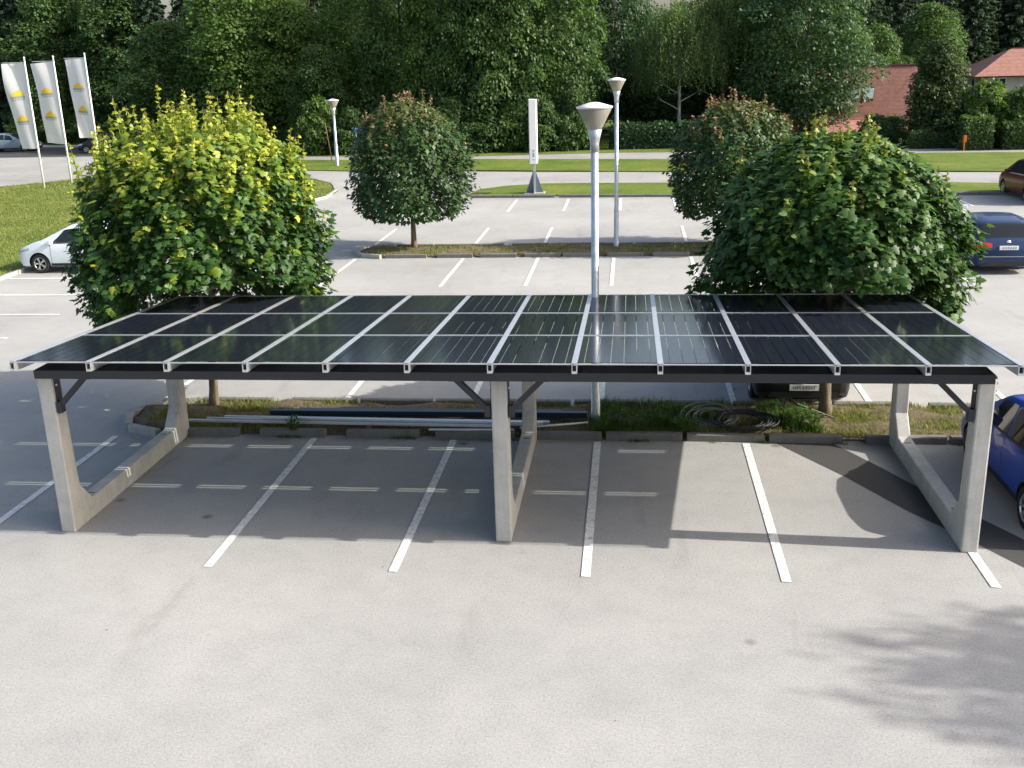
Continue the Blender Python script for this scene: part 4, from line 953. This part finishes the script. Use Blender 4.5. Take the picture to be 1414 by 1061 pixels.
for k, x, y, sx, sz in (('S', -47, 98, 1.2, 1.1), ('S2', -43, 96, 1.2, 1.0), ('S', -52, 102, 1.3, 1.2), ('S2', -39, 97, 1.2, 1.2), ('S', -57, 106, 1.3, 1.2), ('S', -24.5, 92, 1.2, 1.15), ('S2', -20.5, 90, 1.2, 1.1), ('S', -16, 93, 1.2, 1.2), ('S2', -34, 97, 1.2, 1.2), ('S', -29, 98, 1.2, 1.25),
                        ('S2', -9.5, 90, 1.1, 1.0), ('S', -5.2, 94, 1.2, 1.05), ('S', 14, 96, 1.2, 1.0), ('S2', 18.5, 108, 1.2, 1.1), ('S', 22.5, 112, 1.3, 1.25), ('S2', 26.5, 114, 1.3, 1.2), ('S', 30.5, 116, 1.3, 1.25), ('S2', 35, 118, 1.3, 1.2), ('S', 40, 120, 1.3, 1.2), ('S2', 10, 98, 1.1, .95), ('S', -13, 96, 1.2, 1.1)):
    plant(k, x, y, sx, sz, LS, G2, 'spruce_tree')
for i, x in enumerate(list(np.arange(-92, -56, 4.2))+list(np.arange(-54, -3, 4.4))+list(np.arange(12, 84, 4.6))):
    plant('S' if i % 2 else 'S2', x+random.uniform(-1, 1), 112+random.uniform(-4, 6)+(8 if x > 10 else 0), 1.5, random.uniform(1.15, 1.4)*(1 if x < 10 else 1.05), LS, G2, 'spruce_tree')
for i, x in enumerate(np.arange(-22.5, -1.6, 2.35)):
    plant('bushd' if i % 3 else 'bush', x+random.uniform(-.4, .4), 76.6+random.uniform(-.3, .8)-.04*(x+12), random.uniform(.85, 1.1), random.uniform(.75, 1.25), LB, G3, 'shrub', 'shrub')
for x, y in ((-56, 96), (-52.5, 95), (-49, 94), (-45.5, 93.5), (-35.5, 90)): plant('bush', x, y, 1.25, .9, 'bright green shrub of the hedge behind the cars by the flags', 'hedge shrubs behind the far cars', 'shrub', 'shrub')
for x, y, sx, sz in ((1.2, 95, .9, .78), (4.6, 97, 1.0, .84), (8.2, 94, .9, .95)): plant('D', x, y, sx, sz, 'dark broadleaf tree in the wood behind the weeping birches', 'dark trees behind the birches')
for x in (1.0, 3.6, 6.2, 8.8): plant('bushd', x, 88+random.uniform(-1, 1), 1.2, 1.0, 'dark shrub under the weeping birches', 'shrubs under the birches', 'shrub', 'shrub')
for k, x, y, sx, sz, lb in (('A', -46.5, 97, 1.25, 1.15, 'mid-green tree standing before the spruces beyond the outermost flag'), ('A', -54, 99, 1.3, 1.2, 'mid-green tree behind the blue-grey car by the flags'), ('B', -21.5, 86, .9, 1.2, 'bright green tree filling the wood edge behind the short white lamp'),
                            ('D', 15.5, 92, 1.0, 1.05, 'dark tree behind the house with roof windows'), ('A', 27.5, 106, 1.1, 1.0, 'mid-green tree rising between the two red-roofed houses'), ('A', 20.5, 96, .9, .85, 'mid-green tree just behind the steep red roof')):
    plant(k, x, y, sx, sz, lb, z=-.03 if x < 14 else -2.2)
for x, y in ((-40.5, 92), (-36.5, 94), (-49.5, 92), (-54, 95), (-59, 98), (-64, 100)): plant('S', x-1, y+10, 1.25, 1.35, LS, G2, 'spruce_tree')
plant('B', 21.5, 100, .8, .62, 'light green tree rising behind the roof with the roof windows', z=-2)
plant('P', 20.1, 74.6, .98, .98, 'broad dark conifer standing in front of the house with roof windows', None, 'conifer_tree', z=-.3)
for x, y, s, h, lb in ((22.9, 73.5, 1.25, 1.35, 'light green rounded shrub between the conifer and the red-roofed house behind'), (25.6, 73, 1.3, 1.3, 'largest light green shrub in the garden by the red-roofed house behind')): plant('bush', x, y, s, h, lb, None, 'shrub', 'shrub', -.4)
for x, y, sx, sz in ((16.4, 75.5, .9, .75), (18.0, 76.8, .8, .7)): plant('bushd', x, y, sx, sz, 'dark green shrub at the foot of the steep red roof', 'shrubs below the steep red roof', 'shrub', 'shrub', -.5)
# clipped hedges: leafy boxes
def hedge(x0, x1, y0, y1, h, label, mat, n, seed, z=-.05, leaf=.12):
    g = np.random.default_rng(seed); f = g.uniform(0, 1, n); P = np.column_stack([g.uniform(x0, x1, n), g.uniform(y0, y1, n), g.uniform(.03, h, n)])
    w_ = g.choice(4, n, p=[.55, .3, .08, .07]); P[w_ == 0, 1] = y0; P[w_ == 1, 2] = h; P[w_ == 2, 0] = x0; P[w_ == 3, 0] = x1
    P += g.normal(0, .06, P.shape)+.08*np.sin(P[:, [1, 2, 0]]*3+np.array([0, 1, 2])); P[:, 2] = np.maximum(P[:, 2], .02)
    out = np.array([[0, -1, .3], [0, 0, 1], [-1, 0, .3], [1, 0, .3]])[w_]; d = out*.4+unit(n, g)+np.array([0, 0, -.2])
    V, F = scatter(diamond_template(.7), P, frames(d, out+unit(n, g)*.5), leaf*g.uniform(.6, 1.3, n))
    t = empty('hedge', ((x0+x1)/2, (y0+y1)/2, z), 0, label, 'hedge')
    V = V-np.array([(x0+x1)/2, (y0+y1)/2, 0])
    c_ = link('foliage', arr_mesh('foliage', V, F, {'tint': np.repeat(np.clip(g.beta(2, 3, n), 0, 1), 4)}), mat, t); c_['kind'] = 'stuff'
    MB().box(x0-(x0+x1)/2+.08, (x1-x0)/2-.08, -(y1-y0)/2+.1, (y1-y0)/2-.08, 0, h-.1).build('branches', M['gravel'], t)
hedge(-1.3, 5.5, 76.2, 77.2, 1.7, 'dark clipped hedge in the shade between the wood and the birches', M['fD'], 5000, 41, leaf=.2)
hedge(18.2, 20.7, 72.6, 73.4, 1.1, 'low clipped hedge at the foot of the dark conifer', M['fA'], 3000, 42, z=-.1)
hedge(20.9, 22.6, 70.5, 72, 2.05, 'tall clipped hedge block beside the lawn with the orange box', M['fA'], 5000, 43, z=-.1, leaf=.16)
hedge(23.4, 30, 70.4, 71.8, 1.75, 'long clipped hedge below the light green shrubs', M['fA'], 7000, 44, z=-.1, leaf=.16)
t_ = MB().box(20.8, 20.87, 70.25, 70.32, -.05, .6).box(20.74, 20.92, 70.15, 70.38, .55, .98).build('letter_box', M['orange'], None, False, .02); tag(t_, 'small orange box on a post at the corner of the tall hedge block', 'box')
# broad tree beside the viewpoint; its crown throws the soft shade on the asphalt
plant('W', 24.3, 8.6, .75, 1.22, 'slender birch standing to the side of the car park', z=0)

# ------------------------------------------------------------------ houses
def house(name, label, loc, rz, L, W, hw, hr, over, sky=False, hip=False):
    t = empty(name, loc, rz, label, 'house')
    b = MB(); b.prism([(-W/2, 0), (W/2, 0), (W/2, hw), (0, hw+hr*(1-over*2/(W+2*over))), (-W/2, hw)] if not hip else [(-W/2, 0), (W/2, 0), (W/2, hw-.3), (-W/2, hw-.3)], 'x', -L/2, L/2); b.build('wall', M['plaster'], t)
    s_ = hr/(W/2+over)
    rf = None
    if hip:
        zo = hw-over*s_+.08; zt = hw+hr-over*s_+.1; e = L/2+over; d = W/2+over; k = e-d*.75
        MB().add([(-e, -d, zo), (e, -d, zo), (e, d, zo), (-e, d, zo), (-k, 0, zt), (k, 0, zt)], [(0, 1, 5, 4), (1, 2, 5), (2, 3, 4, 5), (3, 0, 4), (3, 2, 1, 0)]).build('roof', M['tiles'], t)
        MB().bar((-k, 0, zt), (k, 0, zt), .24, .1).build('ridge', M['tiles'], t)
    for sg in (() if hip else (-1, 1)):
        yo = sg*(W/2+over); zo = hw-over*s_+.08
        r_ = MB().prism([(yo, zo), (0, hw+hr-over*s_+.08+over*s_*0), (0, hw+hr-over*s_+.26), (yo, zo+.16)], 'x', -L/2-over, L/2+over).build('roof', M['tiles'], t)
        if sg == -1: rf = r_
        MB().bar((-L/2-over, yo-.02*sg, zo+.02), (L/2+over, yo-.02*sg, zo+.02), .1, .1).build('gutter', M['wood'], t)
    if not hip: MB().bar((-L/2-over, 0, hw+hr-over*s_+.27), (L/2+over, 0, hw+hr-over*s_+.27), .26, .1).build('ridge', M['tiles'], t)
    if sky:
        ang = math.atan(s_)
        for dx in (1.2, 2.15):
            y = -W/2*.5; z = hw+hr-over*s_+.26+y*s_
            o = MB().box(-.4, .4, -.6, .6, -.05, .09).build('roof_window', M['wood'], rf); o.location = (dx, y, z); o.rotation_euler = (ang, 0, 0)
            MB().box(-.33, .33, -.52, .52, .092, .1).build('pane', M['skyglass'], o)
    for x in np.linspace(-L/2+1.4, L/2-1.4, max(2, int(L/2.6))):
        o = MB().box(x-.55, x+.55, -W/2-.04, -W/2+.02, hw-1.55, hw-.35).build('window', M['white'], t)
        for q in (-1, 1): MB().box(x+q*.27-.22, x+q*.27+.22, -W/2-.05, -W/2-.041, hw-1.47, hw-.43).build('pane', M['glass'], o)
    for y in (-W*.22, W*.22):
        o = MB().box(-L/2-.04, -L/2+.02, y-.5, y+.5, hw-1.6, hw-.4).build('window', M['white'], t); MB().box(-L/2-.05, -L/2-.041, y-.42, y+.42, hw-1.52, hw-.48).build('pane', M['glass'], o)
        o = MB().box(L/2-.02, L/2+.04, y-.5, y+.5, hw-1.6, hw-.4).build('window', M['white'], t); MB().box(L/2+.041, L/2+.05, y-.42, y+.42, hw-1.52, hw-.48).build('pane', M['glass'], o)
    return t
house('red_roofed_house', 'house with a steep red tiled roof and two roof windows', (15.9, 84.8, -2.28), R(-18), 9, 8.5, 3.2, 4.6, .7, True)
house('red_roofed_house', 'house with a plain red hipped roof beyond the garden shrubs', (35.0, 98, -2.28), R(-4), 12, 9, 6.4, 2.1, .7, False, True)
house('garden_shed', 'small brown roofed shed at the foot of the steep red roof', (15.2, 80, -1.9), R(14), 4.2, 3.4, 2.2, 1.2, .4)

# ------------------------------------------------------------------ planting bed clutter
def lying(name, mat, pts, rad, label, cat, group=None, n=8, box=None):
    b = MB()
    if box: b.bar(pts[0], pts[1], *box)
    else: b.tube(pts, rad, n)
    o = b.build(name, mat, None, not box); return tag(o, label, cat, group)
gr = 'aluminium rails lying in the planting bed'
for i, (x0, x1, y0, y1, z) in enumerate(((-8.0, -2.2, 17.38, 17.24, .18), (-7.7, -1.7, 17.5, 17.34, .18), (-7.4, -1.4, 17.6, 17.47, .18), (-6.6, -1.5, 17.44, 17.3, .222))):
    lying('aluminium_rail', M['alu'], [(x0, y0, z), (x1, y1, z)], .04, 'long bright aluminium rail lying in a bundle along the planting bed', 'rail', gr, box=(.055, .04))
for x in (-7.0, -4.6, -2.4): o = MB().box(x-.04, x+.04, 17.2, 17.95, .08, .16).build('timber_batten', M['wood']); tag(o, 'short timber batten carrying the aluminium rails', 'batten', 'battens under the rails')
lying('steel_beam', M['navy'], [(-6.6, 17.82, .2), (-.75, 17.84, .2)], .05, 'dark navy steel beam lying behind the aluminium rails', 'beam', box=(.1, .1))
lying('steel_beam', M['navy'], [(-6.1, 17.96, .19), (-1.2, 17.98, .19)], .05, 'second dark steel beam lying against the bed soil behind the navy one', 'beam', box=(.08, .08))
lying('plastic_rod', M['pvc'], [(-1.9, 17.22, .16), (-.72, 17.42, .2)], .018, 'white plastic rod sticking out past the rail bundle towards the lamp post', 'rod')
lying('plastic_rod', M['pvc'], [(-3.5, 17.12, .145), (-2.0, 17.15, .145)], .02, 'white plastic rod lying on the kerb stones under the middle frame', 'rod')
def coil(name, cx, cy, cz, R0, n, mat, label, seed, tilt=.2, rad=.011):
    g = np.random.default_rng(seed); b = MB()
    for k in range(n):
        a0 = g.uniform(0, 6.28); rx = R0*g.uniform(.75, 1.1); ry = rx*g.uniform(.6, .9); dx, dy = g.normal(0, .06, 2); tl = g.uniform(.1, .55)+tilt; pts = []
        for i in range(33):
            a = a0+2*PI*i/32; x, y = rx*math.cos(a), ry*math.sin(a); pts.append((cx+dx+x, cy+dy+y*math.cos(tl), max(cz+.1+k*.004+y*math.sin(tl)*.6+.1, cz+.02)))
        b.tube(pts, rad, 6)
    o = b.build(name, mat, None, True); tag(o, label, 'cable')
coil('cable_coil', 1.45, 17.75, .02, .42, 6, M['greycable'], 'grey cable coil lying in the weeds of the planting bed', 5, .35)
coil('cable_coil', 1.95, 17.5, .02, .48, 8, M['black'], 'black cable coil beside the grey one in the planting bed', 6, .0, .014)
b = MB(); pts = [(2.62+.02*i, 17.5+.35*math.sin(i*.32), .06+.5*math.sin(PI*i/14)) for i in range(8)]+[(2.9+.12*i, 17.75+.05*i, .46-.06*i) for i in range(7)]+[(3.55, 18.0, .04)]
o = b.tube(pts, .02, 8).build('drain_pipe', M['black'], None, True); tag(o, 'black corrugated pipe arching out of the soil beside the maple trunk', 'pipe')

def blades(name, P, hgt, mat, seed, label, wid=.012, tint=None, bend=.5):
    g = np.random.default_rng(seed); n = len(P); a = g.uniform(0, 2*PI, n); h = hgt*g.uniform(.45, 1.25, n); ln = g.uniform(.1, bend, n)*h
    dx, dy = np.cos(a), np.sin(a); wv = wid*g.uniform(.7, 1.3, n)
    o = np.column_stack([-dy*wv, dx*wv, np.zeros(n)]); m_ = np.column_stack([dx*ln*.35, dy*ln*.35, h*.6]); tp = np.column_stack([dx*ln, dy*ln, h])
    V = np.stack([P-o, P+o, P+m_+o*.7, P+m_-o*.7, P+tp], 1).reshape(-1, 3); k = np.arange(n)*5
    F = np.concatenate([np.column_stack([k, k+1, k+2]), np.column_stack([k, k+2, k+3]), np.column_stack([k+3, k+2, k+4])])
    tn = g.beta(2, 2.5, n) if tint is None else tint
    ob = link(name, arr_mesh(name, V, F, {'tint': np.repeat(tn, 5)}), mat); return tag(ob, label, 'grass', kind='stuff')
def pick(n, x0, x1, y0, y1, dens, g, z=.06):
    P = np.column_stack([g.uniform(x0, x1, n), g.uniform(y0, y1, n), np.full(n, z)]); return P[g.uniform(0, 1, n) < np.clip(dens(P[:, 0], P[:, 1]), 0, 1)]
g = np.random.default_rng(3)
nz = lambda x, y: .5+.5*np.sin(x*2.3+1.3*np.sin(y*3))*np.sin(y*4.1+x*.7)
P = pick(105000, -8.9, 19, 17.15, 18.85, lambda x, y: .22+.6*nz(x, y)-.5*np.exp(-((x+3.2)/2.2)**2), g); blades('bed_grass', P, .11, M['grdry'], 4, 'patchy yellowing grass growing over the near planting bed soil', .0055, bend=1.1)
P = np.vstack([pick(12000, -.7, 1.7, 17.2, 18.7, lambda x, y: 1.3*nz(x*1.7, y*1.4)-.3, g), pick(6000, 2.3, 3.3, 17.3, 18.6, lambda x, y: 1.2*nz(x*2, y*2)-.2, g)]); blades('bed_weeds', P, .2, M['gr'], 8, 'tall green weeds around the lamp post and cable coils', .007, bend=1.1)
P = pick(30000, -9, 21, 34.6, 36.4, lambda x, y: .25+.6*nz(x, y), g); blades('bed_grass', P, .12, M['grdry'], 9, 'short grass growing in the middle planting bed with the far lamp', .01)
P = pick(3200, -8.8, 8.8, 16.98, 17.06, lambda x, y: nz(x*2, y) > .72, g, .0); blades('kerb_weeds', P, .06, M['gr'], 10, 'small weeds in the gaps before the near kerb stones', .005)
def inside(P, poly):
    x, y = P[:, 0], P[:, 1]; r_ = np.zeros(len(P), bool); n = len(poly)
    for i in range(n):
        (x1, y1), (x2, y2) = poly[i], poly[(i+1) % n]; c_ = ((y1 > y) != (y2 > y)) & (x < (x2-x1)*(y-y1)/(y2-y1+1e-12)+x1); r_ ^= c_
    return r_
P = np.column_stack([g.uniform(-40, -14.9, 110000), 27+36*g.uniform(0, 1, 110000)**1.3, np.full(110000, .075)]); P = P[inside(P, lawn_poly)]
blades('lawn_grass', P, .075, M['grdry'], 12, 'sunlit short grass of the lawn with the flagpoles', .014, bend=1.2)
# upright broad-leaved weeds
def weed(x, y, h, n, seed, label):
    g = np.random.default_rng(seed); t = empty('weed_plant', (x, y, .06), 0, label, 'plant', 'weeds in the near planting bed')
    b = MB(); P = []; D = []; Nn = []; S = []
    for k in range(6):
        a = k*1.05+g.uniform(0, .5); d = Vector((math.cos(a)*.35, math.sin(a)*.35, 1)).normalized()*h*g.uniform(.7, 1.1); b.tube([(0, 0, -.03), tuple(d*.6), tuple(d)], [.006, .004, .002], 4, 0, False)
        for j in range(n):
            f = g.uniform(.15, 1); an = g.uniform(0, 6.28); P.append(np.array(d)*f); D.append((math.cos(an), math.sin(an), g.uniform(-.1, .7))); Nn.append((0, 0, 1)); S.append(.11*g.uniform(.6, 1.3))
    b.build('stems', M['gr'], t)
    V, F = scatter(diamond_template(.42), np.array(P), frames(np.array(D), np.array(Nn)+g.normal(0, .3, (len(P), 3))), np.array(S))
    o = link('leaves', arr_mesh('leaves', V, F, {'tint': np.repeat(g.uniform(.2, .75, len(P)), 4)}), M['gr'], t); o['kind'] = 'stuff'
for i, (x, y, h) in enumerate(((-.25, 17.55, .42), (.15, 17.4, .38), (.5, 17.6, .45), (.85, 17.35, .36), (-5.95, 17.1, .3), (2.95, 17.55, .5), (3.15, 17.4, .4), (2.75, 17.7, .45))):
    weed(x, y, h, 16, 60+i, 'leafy green weed growing in the near planting bed')

# grit, twigs and dead leaves blown over the asphalt
def litter():
    g = np.random.default_rng(77); n = 240
    P = np.column_stack([g.uniform(-9, 7, n), 6.5+12*g.uniform(0, 1, n)**1.4, np.full(n, .012)]); k = g.uniform(0, 1, n) < .95; P[k, 1] = 16.98-np.abs(g.normal(0, .25, k.sum()))
    a = g.uniform(0, 6.28, n); d = np.column_stack([np.cos(a), np.sin(a), g.uniform(0, .25, n)])
    V, F = scatter(diamond_template(.6), P, frames(d, np.array([0, 0, 1.])+g.normal(0, .25, (n, 3))), g.uniform(.015, .04, n)); V[:, 2] = np.maximum(V[:, 2], .011)
    o = link('litter', arr_mesh('litter', V, F), plain('dead_leaf', (.1, .07, .04), .8, var=.5, scale=3)); tag(o, 'scattered dry leaf bits and grit on the asphalt before the kerb', 'litter', kind='stuff')
litter()
